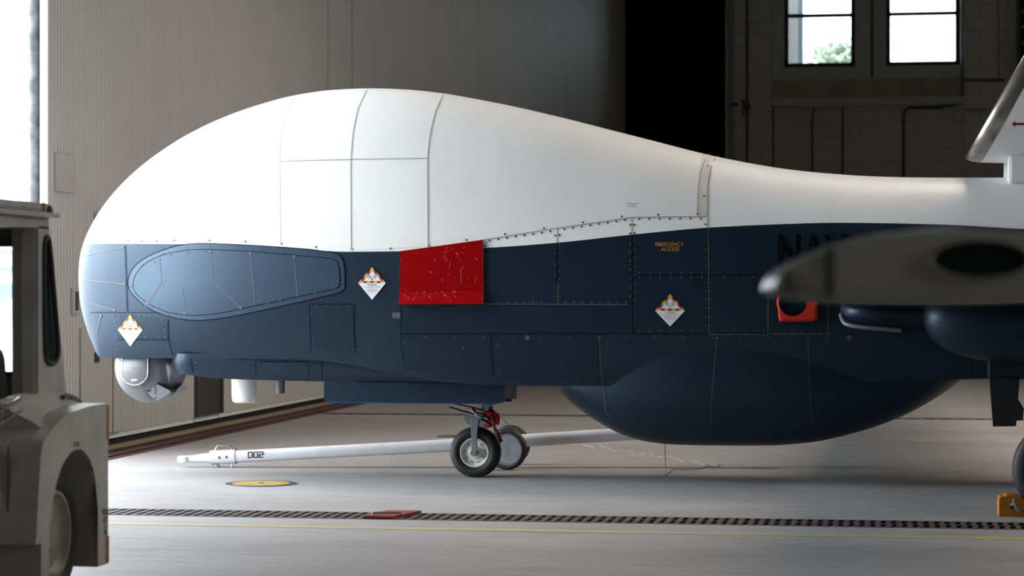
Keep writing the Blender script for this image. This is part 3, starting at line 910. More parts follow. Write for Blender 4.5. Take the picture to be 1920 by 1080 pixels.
for px, py in ((241, 452), (266, 452), (294, 452), (327, 451), (393, 451), (460, 453), (593, 463), (732, 466), (875, 450), (947, 439), (1020, 428), (1093, 417), (1166, 406), (1234, 403), (1327, 312), (1320, 368), (1308, 402)): disc(b, px, py, 2.0)
o = b.build('radome_rivets', M_rivet_d, rad, smooth=False, fix=False); o['kind'] = 'stuff'
b = MB()
ribbon(b, [(1177, 381), (1182, 383), (1193, 383), (1196, 380)], 1.2)
ribbon(b, [(1176, 387), (1194, 388)], .8)
tag(b.build('scuff_marks', M_seam_l, rad, smooth=False, fix=False), kind='stuff')
# strip seams & rivets
b = MB()
for p0, p1 in (((1045, 428), (1045, 455)), ((1185, 408), (1185, 440)), ((1327, 406), (1327, 427))): ribbon(b, [p0, p1], 1.6)
tag(b.build('strip_seams', M_seam_w, strip, smooth=False, fix=False), kind='stuff')
b = MB()
rivline(b, (918, 451), (1032, 434), 8, 2.1); rivline(b, (1058, 430), (1172, 413), 8, 2.1); rivline(b, (1198, 411), (1314, 410), 7, 2.1)
for p_ in ((909, 462), (1041, 442), (1049, 441), (1182, 422), (1189, 422), (1182, 438), (1190, 437), (1323, 421)): disc(b, *p_, 2.0)
o = b.build('strip_rivets', M_rivet_d, strip, smooth=False, fix=False); o['kind'] = 'stuff'
# navy side panels
PAN = [[(909, 468), (1043, 458), (1044, 569), (909, 569)], [(1048, 457), (1184, 442), (1185, 569), (1048, 569)],
       [(1188, 443), (1326, 429), (1326, 514), (1188, 514)], [(1188, 518), (1326, 518), (1326, 625), (1188, 625)],
       [(1330, 429), (1560, 420), (1560, 514), (1330, 514)], [(1330, 518), (1438, 518), (1438, 625), (1330, 625)],
       [(1442, 540), (1550, 540), (1550, 625), (1442, 625)], [(754, 629), (919, 629), (924, 710), (764, 692)],
       [(923, 629), (1120, 629), (1122, 713), (928, 713)], [(583, 572), (662, 572), (664, 660), (586, 655)],
       [(224, 588), (314, 600), (314, 636), (224, 636)], [(755, 574), (1186, 574), (1186, 624), (755, 624)],
       [(242, 461), (300, 461), (246, 520), (240, 582)]]
for i, c4 in enumerate(PAN[:-1]):
    quad_patch(c4).build('side_panel', M_blue_p, body, ang=60)
quad_patch([(168, 462), (234, 462), (238, 583), (172, 583)]).build('nose_panel', M_blue, body, ang=60)
# oval access panel
def cv(l): return [(220 + x / 4.174, 440 + y / 4.174) for x, y in l]
ov_o = cv([(82, 380), (95, 310), (140, 240), (220, 180), (340, 125), (470, 85), (580, 70), (720, 68), (900, 75), (1150, 88), (1400, 105), (1600, 125), (1720, 148), (1760, 180), (1778, 240), (1783, 340), (1782, 410), (1760, 445), (1700, 465), (1500, 510), (1300, 555), (1100, 600), (900, 640), (750, 662), (620, 672), (500, 662), (400, 640), (300, 605), (220, 560), (150, 500), (100, 440)])
ov_i = cv([(122, 400), (140, 320), (190, 250), (270, 195), (380, 150), (520, 122), (660, 115), (800, 118), (1050, 132), (1300, 152), (1500, 170), (1690, 190), (1725, 210), (1740, 290), (1745, 380), (1735, 410), (1690, 425), (1500, 465), (1300, 510), (1100, 550), (900, 595), (750, 622), (600, 632), (480, 622), (370, 600), (270, 555), (190, 500), (140, 450)])
ov_o = smooth_poly(ov_o, 1, True); ov_i = smooth_poly(ov_i, 1, True)
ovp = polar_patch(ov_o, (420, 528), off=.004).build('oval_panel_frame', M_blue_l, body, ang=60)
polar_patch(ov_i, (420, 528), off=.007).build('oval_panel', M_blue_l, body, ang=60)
b = MB(); ribbon(b, ov_o, 1.3, .0055, 6, 0, True); ribbon(b, ov_i, 1.0, .0085, 6, 0, True)
for l in ([(236, 459), (240, 584)], [(170, 586), (300, 586)], [(316, 598), (317, 640), (324, 668)], [(222, 637), (316, 637)], [(752, 571), (752, 626)],
          [(752, 626), (1440, 626)], [(752, 626), (753, 655), (760, 693)], [(921, 628), (926, 714)], [(1186, 442), (1187, 626)], [(1046, 457), (1046, 570)],
          [(1188, 516), (1552, 516)], [(580, 570), (665, 570), (666, 662)], [(580, 570), (583, 657)], [(907, 571), (1187, 571)], [(603, 672), (604, 712)], [(357, 672), (362, 698)],
          [(480, 680), (480, 702)], [(482, 678), (578, 678), (579, 708)], [(1820, 660), (1824, 706)]):
    ribbon(b, l, 1.0)
tag(b.build('panel_seams', M_seam, body, smooth=False, fix=False), kind='stuff')
b = MB()
for l in ([(1328, 428), (1329, 626)], [(1046, 530), (1046, 570)], [(910, 570), (1180, 571)], [(1440, 542), (1440, 626), (1552, 626), (1552, 540)], [(1330, 627), (1440, 627)]): ribbon(b, l, 1.1, .005)
tag(b.build('worn_seam_edges', M_seam_l, body, smooth=False, fix=False), kind='stuff')
# lightning diverter strips
ovl = [[(333, 195), (350, 380), (240, 532)], [(513, 410), (530, 613)], [(730, 130), (748, 360), (968, 570)], [(1044, 145), (1080, 550)], [(1385, 170), (1413, 485)]]
ovd = [[0, 2], [1], [0, 2], [0], [0]]
for l, dd in zip(ovl, ovd):
    b = MB(); ribbon(b, cv(l), 1.5, .009)
    for k in dd: disc(b, *cv(l)[k], 2.8, .0095, 10)
    b.build('diverter_strip', M_diverter, body, smooth=False, fix=False)
for l in ([(231, 464), (190, 472), (162, 480)], [(234, 532), (190, 528), (158, 523)], [(215, 581), (185, 573), (163, 564)], [(190, 592), (185, 610), (182, 625)]):
    b = MB(); ribbon(b, l, 1.5, .006); disc(b, *l[0], 2.6, .0065, 10)
    b.build('diverter_strip', M_diverter, body, smooth=False, fix=False)
for l in ([(1124, 634), (1126, 690), (1133, 735), (1137, 772), (1150, 788)], [(1344, 634), (1339, 690), (1333, 760), (1332, 800), (1334, 826)], [(1515, 634), (1518, 720), (1523, 800)]):
    b = MB(); ribbon(b, l, 1.0, .006)
    b.build('belly_diverter', M_diverter, belly, smooth=False, fix=False)
# rivets in the navy skin
b = MB()
for i, c in enumerate(smooth_poly(cv([(105, 404), (199, 237), (360, 148), (540, 105), (725, 97), (910, 104), (1097, 113), (1285, 126), (1472, 144), (1662, 167), (1752, 242), (1764, 370), (1680, 457), (1498, 500), (1315, 544), (1131, 578), (948, 611), (764, 639), (578, 652), (396, 628), (222, 559)]), 0)): disc(b, *c, 1.7, .007)
for c in cv([(136, 404), (183, 298), (292, 215), (420, 163), (553, 138), (690, 130), (827, 134), (966, 141), (1145, 150), (1245, 157), (1528, 185), (1667, 203), (1725, 253), (1730, 365), (1685, 418), (1552, 455), (1277, 513), (1178, 533), (870, 588), (735, 606), (597, 617), (459, 607), (325, 571), (201, 503)]): disc(b, *c, 1.7, .010)
for c in ((232, 498), (235, 566), (186, 581), (215, 592), (216, 604), (218, 631), (220, 655), (262, 592), (283, 594), (303, 600), (309, 618), (310, 631), (296, 631), (273, 631), (315, 650)): disc(b, *c, 1.6)
rivline(b, (592, 574), (652, 574), 4, 1.4); rivline(b, (585, 588), (588, 655), 4, 1.4); rivline(b, (661, 610), (664, 655), 3, 1.4)
rivline(b, (756, 642), (760, 682), 2, 1.8); rivline(b, (799, 632), (906, 632), 3, 1.8); disc(b, 868, 652, 1.8); disc(b, 933, 645, 1.6); disc(b, 937, 699, 1.6); disc(b, 926, 708, 1.6)
rivline(b, (961, 633), (1550, 633), 12, 1.7); disc(b, 1124, 633, 2.6, .006); disc(b, 1345, 633, 2.6, .006)
rivline(b, (910, 478), (910, 558), 6, 1.6); rivline(b, (1041, 475), (1041, 556), 5, 1.6); rivline(b, (1049, 459), (1049, 556), 7, 1.6); rivline(b, (1182, 456), (1182, 556), 7, 1.9); rivline(b, (1190, 452), (1190, 610), 11, 1.6)
rivline(b, (935, 566), (1016, 566), 6, 1.7); rivline(b, (1060, 566), (1174, 566), 8, 1.7)
rivline(b, (1199, 512), (1316, 512), 7, 1.7); rivline(b, (1199, 520), (1316, 520), 7, 1.7); rivline(b, (1199, 620), (1316, 620), 7, 1.8)
rivline(b, (1323, 436), (1323, 500), 5, 1.6); rivline(b, (1324, 545), (1324, 610), 5, 1.6); rivline(b, (1332, 530), (1332, 610), 6, 1.6); rivline(b, (1340, 520), (1430, 520), 6, 1.6); rivline(b, (1340, 620), (1432, 620), 6, 1.5); rivline(b, (1455, 620), (1538, 620), 6, 1.5); rivline(b, (1437, 560), (1437, 610), 4, 1.4)
rivline(b, (612, 676), (720, 689), 8, 1.2); rivline(b, (640, 712), (860, 713), 40, .9); disc(b, 687, 696, 1.4); disc(b, 687, 704, 1.4); disc(b, 367, 680, 1.5)
rivline(b, (485, 681), (570, 681), 5, 1.2)
o = b.build('skin_rivets', M_rivet_l, body, smooth=False, fix=False); o['kind'] = 'stuff'
for px in (989, 1592):
    b = MB(); disc(b, px, 633, 5, .007, 16); b.build('round_patch', M_rivet_l, body, smooth=False, fix=False)
# lettering
def lettering(name, txt, x0, y0, x1, y1, m, parent, bold=0.0, off=.006, fn=None):
    vs, fs = text_mesh(txt, bold)
    fn = fn or (lambda px, py: surf(px, py, off)[0])
    b = MB(); b.add([fn(x0 + (x1 - x0) * u, y1 + (y0 - y1) * v) for u, v in vs], fs)
    return b.build(name, m, parent, smooth=False, fix=False)
lettering('lettering', 'EMERGENCY', 1229, 454.5, 1282, 462, M_ylet, body, .004)
lettering('lettering', 'ACCESS', 1239, 464, 1274, 471, M_ylet, body, .004)
lettering('lettering', 'NAVY', 1459, 440, 1626, 506, M_black, body, .02, .014)
for k in range(4):
    b = MB(); ribbon(b, [(1299 + (k == 0) * 4, 524 + k * 5), (1317 - (k == 3) * 4, 524 + k * 5)], 1.0, .006); b.build('stencil_line', M_black, body, smooth=False, fix=False)
b = MB(); quad_patch([(736, 586), (751, 586), (751, 597), (736, 597)], 2, 2, .005).build('tape_patch', M_rivet_l, body)
# warning stickers
def sticker(cx, top, mid, bot, hwid):
    S = MB()
    def P(u, v, o_=.007): return surf(cx + u * hwid, v, o_)[0]
    def fill(poly, mi, o_):
        S.add([P(u, v, o_) for u, v in poly], [tuple(range(len(poly)))], mi)
    for sg in (-1, 1):
        n = 5
        for a in range(n):
            t0, t1 = a / n, (a + 1) / n
            S.add([P(0, top + (mid - top) * t0), P(sg * t0, top + (mid - top) * t0), P(sg * t1, top + (mid - top) * t1), P(0, top + (mid - top) * t1)], [(0, 1, 2, 3)], 0)
            S.add([P(0, mid + (bot - mid) * t0), P(sg * (1 - t0), mid + (bot - mid) * t0), P(sg * (1 - t1), mid + (bot - mid) * t1), P(0, mid + (bot - mid) * t1)], [(0, 1, 2, 3)], 0)
    h = mid - top
    # striped sides
    segs = [0, .13, .34, .54, .76, 1.0]
    for sg in (-1, 1):
        for k in range(5):
            a, c = segs[k], segs[k + 1]
            mi = 2 if k in (1, 3) else 1
            wv = .20 * h
            lo = lambda t: min(top + h * t + wv, mid)
            fill([(sg * a, top + h * a), (sg * c, top + h * c), (sg * max(0, c - .0), lo(c)), (sg * a, lo(a))], mi, .009)
    bs = [-.62, -.36, -.12, .12, .36, .62]
    for k in range(5):
        fill([(bs[k], mid - .12 * h), (bs[k + 1], mid - .12 * h), (bs[k + 1], mid), (bs[k], mid)], 2 if k % 2 == 0 else 1, .010)
    # antenna mark
    ic = mid - .40 * h
    fill([(-.05, mid - .2 * h), (0, mid - .34 * h), (.05, mid - .2 * h)], 3, .011)
    for sg in (-1, 1):
        for rr in (.10, .17, .24):
            arc = [(sg * rr * math.cos(t), ic - rr * h * .8 * math.sin(t)) for t in (-.8, -.4, 0, .4, .8)]
            arc2 = [(u + sg * .03, v) for u, v in arc]
            for i in range(4): fill([arc[i], arc[i + 1], arc2[i + 1], arc2[i]], 3 if rr > .12 else 4, .011)
    # text lines
    hb = bot - mid
    for txt, yy, ht, hwd in (('WARNING', .07, .10, .33), ('RADIO FREQUENCY HAZARD', .23, .06, .60), ('SEE MANUAL FOR', .36, .06, .38), ('SAFE DISTANCE', .47, .06, .36)):
        vs, fs = text_mesh(txt, .004)
        S.add([P(-hwd + 2 * hwd * u, mid + hb * (yy + ht * (1 - v)), .010) for u, v in vs], fs, 4)
    return S.build('warning_sticker', [M_sticker, M_yellow, M_maroon, M_black, M_grey_print], body, smooth=False, fix=False)
sticker(245, 590, 618, 649, 23)
sticker(698, 501, 530.5, 562, 26)
sticker(1256.5, 551, 582.5, 612, 28)
# ---- air data red inlet cover (removable)
rc = [(751, 471), (906, 450), (907, 569), (751, 569)]
cp = [surf(*p_, .03)[0] for p_ in rc]
cov = thing('red_inlet_cover', (sum(p.x for p in cp) / 4, cp[0].y, min(p.z for p in cp)), 'scuffed red rectangular cover fixed over the inlet behind the nose', 'cover')
yb0 = [surf(*p_, 0)[0] for p_ in rc]
n_, m_ = 12, 10
def rcp(u, v):
    a = (rc[0][0] * (1 - u) + rc[1][0] * u, rc[0][1] * (1 - u) + rc[1][1] * u); c = (rc[3][0] * (1 - u) + rc[2][0] * u, rc[3][1] * (1 - u) + rc[2][1] * u)
    return (a[0] * (1 - v) + c[0] * v, a[1] * (1 - v) + c[1] * v)
def rcs(u, v):
    # lower fifth of the cover flares outwards
    return surf(*rcp(u, v), .022 + (max(0, v - .8) / .2) * .045)[0]
outer = [[rcs(j / n_, i / m_) for j in range(n_ + 1)] for i in range(m_ + 1)]
b = MB(); b.grid(outer); b.build('panel', M_red, cov, ang=20)
b = MB()
ring = [outer[0][j] for j in range(n_ + 1)] + [outer[i][n_] for i in range(1, m_ + 1)] + [outer[m_][j] for j in range(n_ - 1, -1, -1)] + [outer[i][0] for i in range(m_ - 1, 0, -1)]
ring_in = [Vector((p.x, YC - half(p) + .01 if half(p) > 0 else p.y + .04, p.z)) for p in ring]
b.grid([ring, ring_in], closed=True); b.build('edge', M_red_edge, cov, smooth=False)
b = MB()
def scr(px, py, L, a):
    u0 = (px - 751) / 156.0; v0 = (py - 470 + 21 * u0) / (99 + 21 * u0)
    pts = []
    for k in range(3):
        X, Y = px + math.cos(a) * L * k / 2 + random.uniform(-.6, .6), py + math.sin(a) * L * k / 2
        U = (X - 751) / 156.0; yt = 471 - 21 * U; V = (Y - yt) / (569 - yt)
        pts.append((U, V))
    if min(min(p) for p in pts) < .02 or max(max(p) for p in pts) > .98: return
    P_ = [rcs(*p) + Vector((0, -.004, 0)) for p in pts]
    wv = Vector((math.sin(a), 0, math.cos(a))) * random.uniform(.0004, .0011)
    b.grid([[p + wv for p in P_], [p - wv for p in P_]])
for k in range(46):
    scr(random.uniform(756, 902), random.choice((random.uniform(462, 490), random.uniform(545, 566), random.uniform(480, 566))), random.uniform(2, 7), random.uniform(0, 3.1))
scr(846, 489, 14, 1.75); scr(871, 499, 11, 2.2); scr(866, 509, 24, 1.57)
o = b.build('scratches', M_scratch, cov, smooth=False, fix=False); o['kind'] = 'stuff'
for px, py in ((754, 486), (754, 540), (904, 462), (904, 540)):
    U = (px - 751) / 156.0; yt = 471 - 21 * U
    p_ = rcs(U, (py - yt) / (569 - yt)); b = MB(); b.lathe(p_, (0, -1, 0), [(0, .008), (.002, .007), (.002, .0)], 10); b.build('screw', M_maroon, cov)
# ---- second red plug with a round hole
pl = MB()
rp = [(1458, 548), (1533, 548), (1533, 604), (1458, 604)]
P4 = [surf(*p_, 0)[0] for p_ in rp]
xa, xz = P4[0].x, P4[1].x; z1, z0 = P4[0].z, P4[2].z
yo = min(p.y for p in P4); yi = yo + .05; yf = yo - .06
plug = thing('red_vent_plug', ((xa + xz) / 2, yo, z0), 'small red plug with a round black opening, half hidden by the wing end', 'plug')
cc = surf(1487, 567)[0]; rr = .108
# face with hole: ring of quads between circle and rectangle
n = 32; circ = []; rec = []
for k in range(n):
    t = 2 * math.pi * k / n; ct, st = math.cos(t), math.sin(t)
    circ.append(Vector((cc.x + rr * ct, yf, cc.z + rr * st)))
    kx = ((xz - .02 - cc.x) if ct > 0 else (cc.x - xa - .02)) / max(1e-6, abs(ct)); kz = ((z1 - .02 + .03 - cc.z) if st > 0 else (cc.z - z0 - .02)) / max(1e-6, abs(st))
    q_ = max(rr + .005, min(kx, kz))
    rec.append(Vector((cc.x + q_ * ct, yf, cc.z + q_ * st)))
rec2 = [Vector((cc.x + (p.x - cc.x) * 1.12, yf + .02, cc.z + (p.z - cc.z) * 1.12)) for p in rec]
rec3 = [Vector((p.x, yi + .03, p.z)) for p in rec2]
pl.grid([circ, rec, rec2, rec3], closed=True); pl.build('rim_box', M_redplastic, plug, ang=25)
b = MB(); b.lathe((cc.x, yf, cc.z), (0, 1, 0), [(0, rr), (.09, rr * .96), (.09, 0)], 32); b.build('opening', M_dark, plug)
# ---- sensor turret
tc_ = pc_(283, 688); tr = .305
b = MB()
prof = [(-tr * math.cos(math.pi * i / 24), tr * math.sin(math.pi * i / 24)) for i in range(25)]
b.lathe(tc_, (0, 0, 1), prof, 48); ball = b.build('sensor_turret', M_turret, air, ang=60)
def tsurf(px, py, off=.004):
    r = ray(px, py).normalized(); oc = ORG - tc_
    R = tr + off
    bq = oc.dot(r); cq = oc.length_squared - R * R; disc_ = bq * bq - cq
    if disc_ < 0: return hy(px, py, tc_.y - off)
    return ORG + r * (-bq - math.sqrt(disc_))
# side cap (U shaped) and ring
u_out = [(228, 668)] + [(252 + 25 * math.cos(t), 697 + 25 * math.sin(t)) for t in [math.pi - math.pi * k / 18 for k in range(19)]] + [(277, 668)]
rows = []
cen = (252, 690)
for k in range(6):
    t = k / 5
    rows.append([tsurf(cen[0] + (p_[0] - cen[0]) * max(t, .03), cen[1] + (p_[1] - cen[1]) * max(t, .03), .022) for p_ in u_out])
rows.append([tsurf(p_[0], p_[1], -.005) for p_ in u_out])
b = MB(); b.grid(rows, closed=True); b.build('side_cap', M_turret, ball, ang=40)
def tribbon(mb, pts, wpx, off):
    q = resample(pts, 3); hwm = wpx * .5 * 18 / F
    P = [tsurf(x, y, off) for x, y in q]; L_, R_ = [], []
    for i, p_ in enumerate(P):
        nn = (p_ - tc_).normalized(); t = P[min(i + 1, len(P) - 1)] - P[max(i - 1, 0)]
        sd = nn.cross(t).normalized(); L_.append(p_ + sd * hwm); R_.append(p_ - sd * hwm)
    mb.grid([L_, R_])
b = MB(); tribbon(b, u_out, 1.8, .025); b.build('cap_bead', M_sticker, ball, smooth=False, fix=False)
b = MB(); tribbon(b, [(246, 713), (257, 712)], 3.6, .027); b.build('label_plate', M_sticker, ball, smooth=False, fix=False)
b = MB(); tribbon(b, [(236, 720), (243, 726), (253, 729), (264, 728), (275, 722), (283, 713), (287, 702), (288, 690), (286, 678)], 1.1, .005)
tribbon(b, [(268, 728), (275, 740), (284, 750), (292, 753)], 1.0, .005); tribbon(b, [(299, 668), (300, 690), (304, 712), (312, 726)], 1.0, .005)
tag(b.build('turret_seams', M_conduit, ball, smooth=False, fix=False), kind='stuff')
# aft shroud of the turret and lens housing
b = MB()
sh_o = [(302, 668), (303, 690), (308, 712), (317, 730), (330, 718), (338, 706), (352, 694), (345, 685), (334, 668)]
rows = []
cen = (318, 692)
for k in range(5):
    t = max(k / 4, .03); rows.append([hy(cen[0] + (p_[0] - cen[0]) * t, cen[1] + (p_[1] - cen[1]) * t, tc_.y - .26 + .16 * t * t) for p_ in sh_o])
rows.append([hy(p_[0], p_[1], tc_.y + .1) for p_ in sh_o])
b.grid(rows, closed=True); b.build('turret_shroud', M_turret, ball, ang=45)
b = MB()
ln = [(284, 716), (288, 712), (302, 719), (318, 730), (322, 737), (306, 747), (293, 752), (283, 744), (276, 733)]
def lens_p(p_, o_): return hy(p_[0], p_[1], tc_.y - .235 + o_)
b.prism([lens_p(p_, 0) for p_ in ln], (0, .12, 0)); b.build('lens_housing', M_turret, ball, ang=30, bevel=.008)
b = MB(); b.prism([lens_p(p_, -.006) for p_ in [(281, 718), (288, 714), (292, 728), (291, 741), (287, 734)]], (0, .03, 0)); b.build('lens_hood', M_turret, ball, bevel=.004)
b = MB(); b.prism([lens_p(p_, -.004) for p_ in [(292, 718), (310, 728), (318, 731), (318, 729), (304, 721), (293, 715.5)]], (0, .02, 0)); b.prism([lens_p(p_, -.003) for p_ in [(275, 733), (283, 731), (283, 732.5), (276, 735)]], (0, .02, 0)); b.prism([lens_p(p_, -.003) for p_ in [(288, 747), (294, 744), (294, 745), (289, 748)]], (0, .02, 0)); tag(b.build('lens_slots', M_black, ball, smooth=False), kind='stuff')
b = MB(); b.prism([hy(p_[0], p_[1], tc_.y - .12) for p_ in [(319, 744), (333, 728), (338, 724), (333, 732), (324, 742)]], (0, .2, 0)); b.build('lens_visor', M_gear, ball)
b = MB()
for px, py in ((274, 687), (283, 691), (284, 692), (272, 705), (270, 713), (254, 724), (268, 722), (235, 716), (290, 695), (226, 677)):
    p_ = tsurf(px, py, .026 if px < 275 and py < 722 else .005); b.lathe(p_, (p_ - tc_), [(0, .006), (.003, .005), (.003, 0)], 8)
tag(b.build('turret_screws', M_conduit, ball), kind='stuff')
# ---- antennas
c = pc_(465, 706)
b = MB(); b.lathe((c.x, YC - .12, c.z + .02), (0, 0, -1), [(0, .118), (.022, .118), (.022, .108), (.19, .104), (.222, .098), (.235, .08), (.238, 0)], 36); b.build('antenna_drum', M_white2, air, ang=30)
c = pc_(533, 708)
b = MB(); b.lathe((c.x, YC - .14, c.z + .02), (0, 0, -1), [(0, .042), (.145, .041), (.148, 0)], 24); b.build('antenna_stub', M_turret_d, air)
# ---- nose gear doors
yd = YC - .44
def pd_(px, py, y=yd): return hy(px, py, y)
b = MB()
dq = [pd_(608, 713), pd_(947, 719), pd_(946, 753), pd_(940, 756), pd_(607, 752)]
b.prism(dq, (0, .025, 0)); gd = b.build('nose_gear_door', M_blue, air, smooth=False)
b = MB(); b.prism([pd_(614, 751.5, yd + .012), pd_(940, 753, yd + .012), pd_(932, 757.5, yd + .012), pd_(616, 755.5, yd + .012)], (0, .03, 0)); b.build('door_seal', M_bright_blue, gd, smooth=False)
yq = YC + .44
b = MB(); b.prism([hy(640, 713, yq), hy(960, 719, yq), hy(960, 753, yq), hy(640, 752, yq)], (0, -.025, 0)); b.build('nose_gear_door', M_blue, air, smooth=False)
ya_ = YC - .05
b = MB(); b.prism([hy(946, 717, ya_), hy(959, 717, ya_), hy(959, 743, ya_), hy(946, 744, ya_)], (0, .02, 0)); ad = b.build('aft_gear_door', M_turret, air, smooth=False)
b = MB(); b.prism([hy(958, 715, ya_), hy(967, 715, ya_), hy(967, 748, ya_), hy(945, 748, ya_), hy(945, 743, ya_), hy(958, 743, ya_)], (0, .05, 0)); b.build('door_frame', M_conduit, ad, smooth=False)
# ---- wheels
def wheel(nm, c, axis, R, rr_, wd, parent, mt, mr, disc_=False, n=48):
    # axis points outwards (towards the viewed side); c is the wheel centre
    ax = Vector(axis).normalized(); h = wd / 2
    b = MB()
    prof = [(-h * .75, rr_), (-h * .98, rr_ + (R - rr_) * .25), (-h, rr_ + (R - rr_) * .5), (-h * .85, R * .93), (-h * .55, R * .985), (0, R), (h * .55, R * .985), (h * .85, R * .93), (h, rr_ + (R - rr_) * .5), (h * .98, rr_ + (R - rr_) * .25), (h * .75, rr_)]
    b.lathe(c, ax, prof, n)
    for i, v in enumerate(b.v):
        if v.z < .006: v.z = .003 if v.z < .003 else v.z
    ty = b.build(nm, mt, parent, ang=50)
    b = MB()
    if disc_:
        b.lathe(c, ax, [(-h * .7, rr_ * 1.01), (h * .8, rr_ * 1.01), (h * .8, rr_ * .93), (h * .62, rr_ * .9), (h * .62, 0)], 40)
    else:
        b.lathe(c, ax, [(-h * .7, rr_ * 1.01), (h * .72, rr_ * 1.02), (h * .86, rr_ * 1.0), (h * .86, rr_ * .93), (h * .55, rr_ * .84), (h * .48, rr_ * .78), (h * .52, rr_ * .45), (h * .70, rr_ * .36), (h * .72, 0)], 40)
    rim = b.build('wheel_rim', mr, ty, ang=40)
    return ty, rim
wc = hy(889, 855, YC - .085); wr = .212
wc = Vector((wc.x, YC - .005, wr - .004))
ty, rim = wheel('nose_wheel', wc, (0, -1, 0), wr, .122, .17, air, M_rubber, M_ivory)
b = MB()
for k in range(9):
    t = 2 * math.pi * k / 9 + .2
    p_ = wc + Vector((math.cos(t) * .082, -.046, math.sin(t) * .082)); b.lathe(p_, (0, -1, 0), [(0, .0065), (.004, .006), (.004, 0)], 8)
tag(b.build('rim_bolts', M_conduit, rim), kind='stuff')
b = MB(); ax0 = wc + Vector((0, -.105, 0))
b.lathe(ax0, (0, -1, 0), [(-.04, .03), (0, .03), (0, .024), (.012, .024), (.012, .008), (0.006, .008), (.006, 0)], 10); b.build('axle_nut', M_gear, ty, ang=20)
# fork arms, yoke, links
yfk = wc.y - .115
def pg(px, py, y=yfk): return hy(px, py, y)
b = MB()
for yy in (yfk, 2 * wc.y - yfk - .022):
    dy_ = yy - yfk
    poly = [pg(882.5, 853), pg(894, 853), pg(893.5, 838), pg(895.5, 800), pg(898, 784), pg(884, 782), pg(883, 800), pg(884, 830)]
    b = MB(); b.prism([p_ + Vector((0, dy_, 0)) for p_ in poly], (0, .022, 0))
    fork = b.build('fork_arm', M_gear, air, smooth=False, bevel=.003)
lettering('fork_marking', 'GEAR', 886, 831, 891, 807, M_seam, fork, 0, 0, lambda px, py: pg(px, py, yfk - .002)) if False else None
b = MB(); poly = [pg(868, 777), pg(880, 779), pg(908, 786), pg(911, 791), pg(908, 797), pg(905, 801), pg(884, 801), pg(874, 794), pg(869, 786)]
b.prism([p_ + Vector((0, .01, 0)) for p_ in poly], (0, .20, 0)); b.build('yoke', M_gear, air, smooth=False, bevel=.004)
b = MB()
for a, c, r_, yy in (((843, 765), (905, 783), .014, yfk), ((843, 765), (905, 783), .014, yfk + .2), ((848, 757), (908, 770), .012, yfk + .02), ((848, 757), (908, 770), .012, yfk + .18)):
    b.tube([pg(*a, yy), pg(*c, yy)], r_, 10)
b.tube([pg(843, 765, yfk - .01), pg(843, 765, yfk + .22)], .014, 8); b.tube([pg(847, 756, yfk), pg(841, 766, yfk)], .008, 6); b.tube([pg(838, 768, yfk), pg(843, 762, yfk)], .005, 6)
b.build('drag_links', M_steel, air)
b = MB()
for px, py in ((910, 787), (912, 765)): b.lathe(pg(px, py, yfk - .01), (0, 1, 0), [(0, 0), (0, .022), (.2, .022), (.2, 0)], 12)
b.tube([pg(903, 758), pg(925, 760)], .012, 8)
b.build('pivot_bosses', M_gear, air)
b = MB(); pz = pg(912, 770, wc.y); b.lathe((pz.x, wc.y, pz.z - .10), (0, 0, 1), [(0, .0), (0, .055), (.3, .055), (.32, .075), (.52, .075)], 20); b.build('gear_strut', M_conduit, air)
b = MB()
b.tube([pg(886, 764, yfk - .02), pg(893, 773, yfk - .02), pg(906, 776, yfk - .02), pg(925, 790, yfk - .03)], .006, 8); b.tube([pg(902, 786, yfk - .02), pg(915, 792, yfk - .03), pg(924, 798, yfk - .03)], .007, 8)
b.tube([pg(905, 757, yfk), pg(915, 766, yfk), pg(925, 772, yfk)], .010, 8)
b.build('hydraulic_hoses', M_seam, air)
b = MB(); b.tube([pg(884, 767, yfk - .03), pg(889, 773, yfk - .03)], .012, 8); b.tube([pg(892, 774, yfk - .03), pg(895, 777, yfk - .03)], .012, 8); b.build('hose_fittings', M_steel, air)
# red covers on the nose gear
rcv = hy(922, 785, yfk + .05)
red = thing('red_gear_cover', (rcv.x, rcv.y, rcv.z - .1), 'crumpled red fabric safety cover tied on the nose gear strut', 'cover')
def blob(poly, y, th, nm, m, par, jit=.012):
    cx = sum(p[0] for p in poly) / len(poly); cy = sum(p[1] for p in poly) / len(poly)
    poly = smooth_poly(poly, 1, True)
    rows = []
    for k in range(6):
        t = max(k / 5, .03)
        rows.append([hy(cx + (p[0] - cx) * t, cy + (p[1] - cy) * t, y - th * math.sqrt(1 - t * t * .98) + random.uniform(-jit, jit) * (1 - t * .6)) for p in poly])
    rows2 = [[hy(cx + (p[0] - cx) * t, cy + (p[1] - cy) * t, y + th * math.sqrt(1 - t * t * .98)) for p in poly] for t in (1, .6, .03)]
    b_ = MB(); b_.grid(rows + rows2, closed=True); return b_.build(nm, m, par, ang=40)
blob([(906, 773), (915, 769), (925, 768), (929, 771), (928, 795), (922, 801), (909, 804), (907, 795), (912, 790), (914, 782), (907, 777)], yfk + .05, .06, 'front_flap', M_redcloth, red)
blob([(924, 769), (933, 770), (937, 777), (938, 790), (935, 797), (928, 797), (927, 780)], yfk + .07, .06, 'rear_flap', M_redcloth, red)
b = MB()
rb = [pg(920, 779, yfk - .05), pg(925, 790, yfk - .05), pg(927, 803, yfk - .05), pg(931, 812, yfk - .05), pg(939, 830, yfk - .05)]
wv = [.004, .012, .015, .02, .022]
sd = Vector((.75, 0, .66))
b.grid([[p_ + sd * w_ for p_, w_ in zip(rb, wv)], [p_ - sd * w_ for p_, w_ in zip(rb, wv)]]); o = b.build('streamer', M_maroon_cloth, red)
so = o.modifiers.new('thick', 'SOLIDIFY'); so.thickness = .003
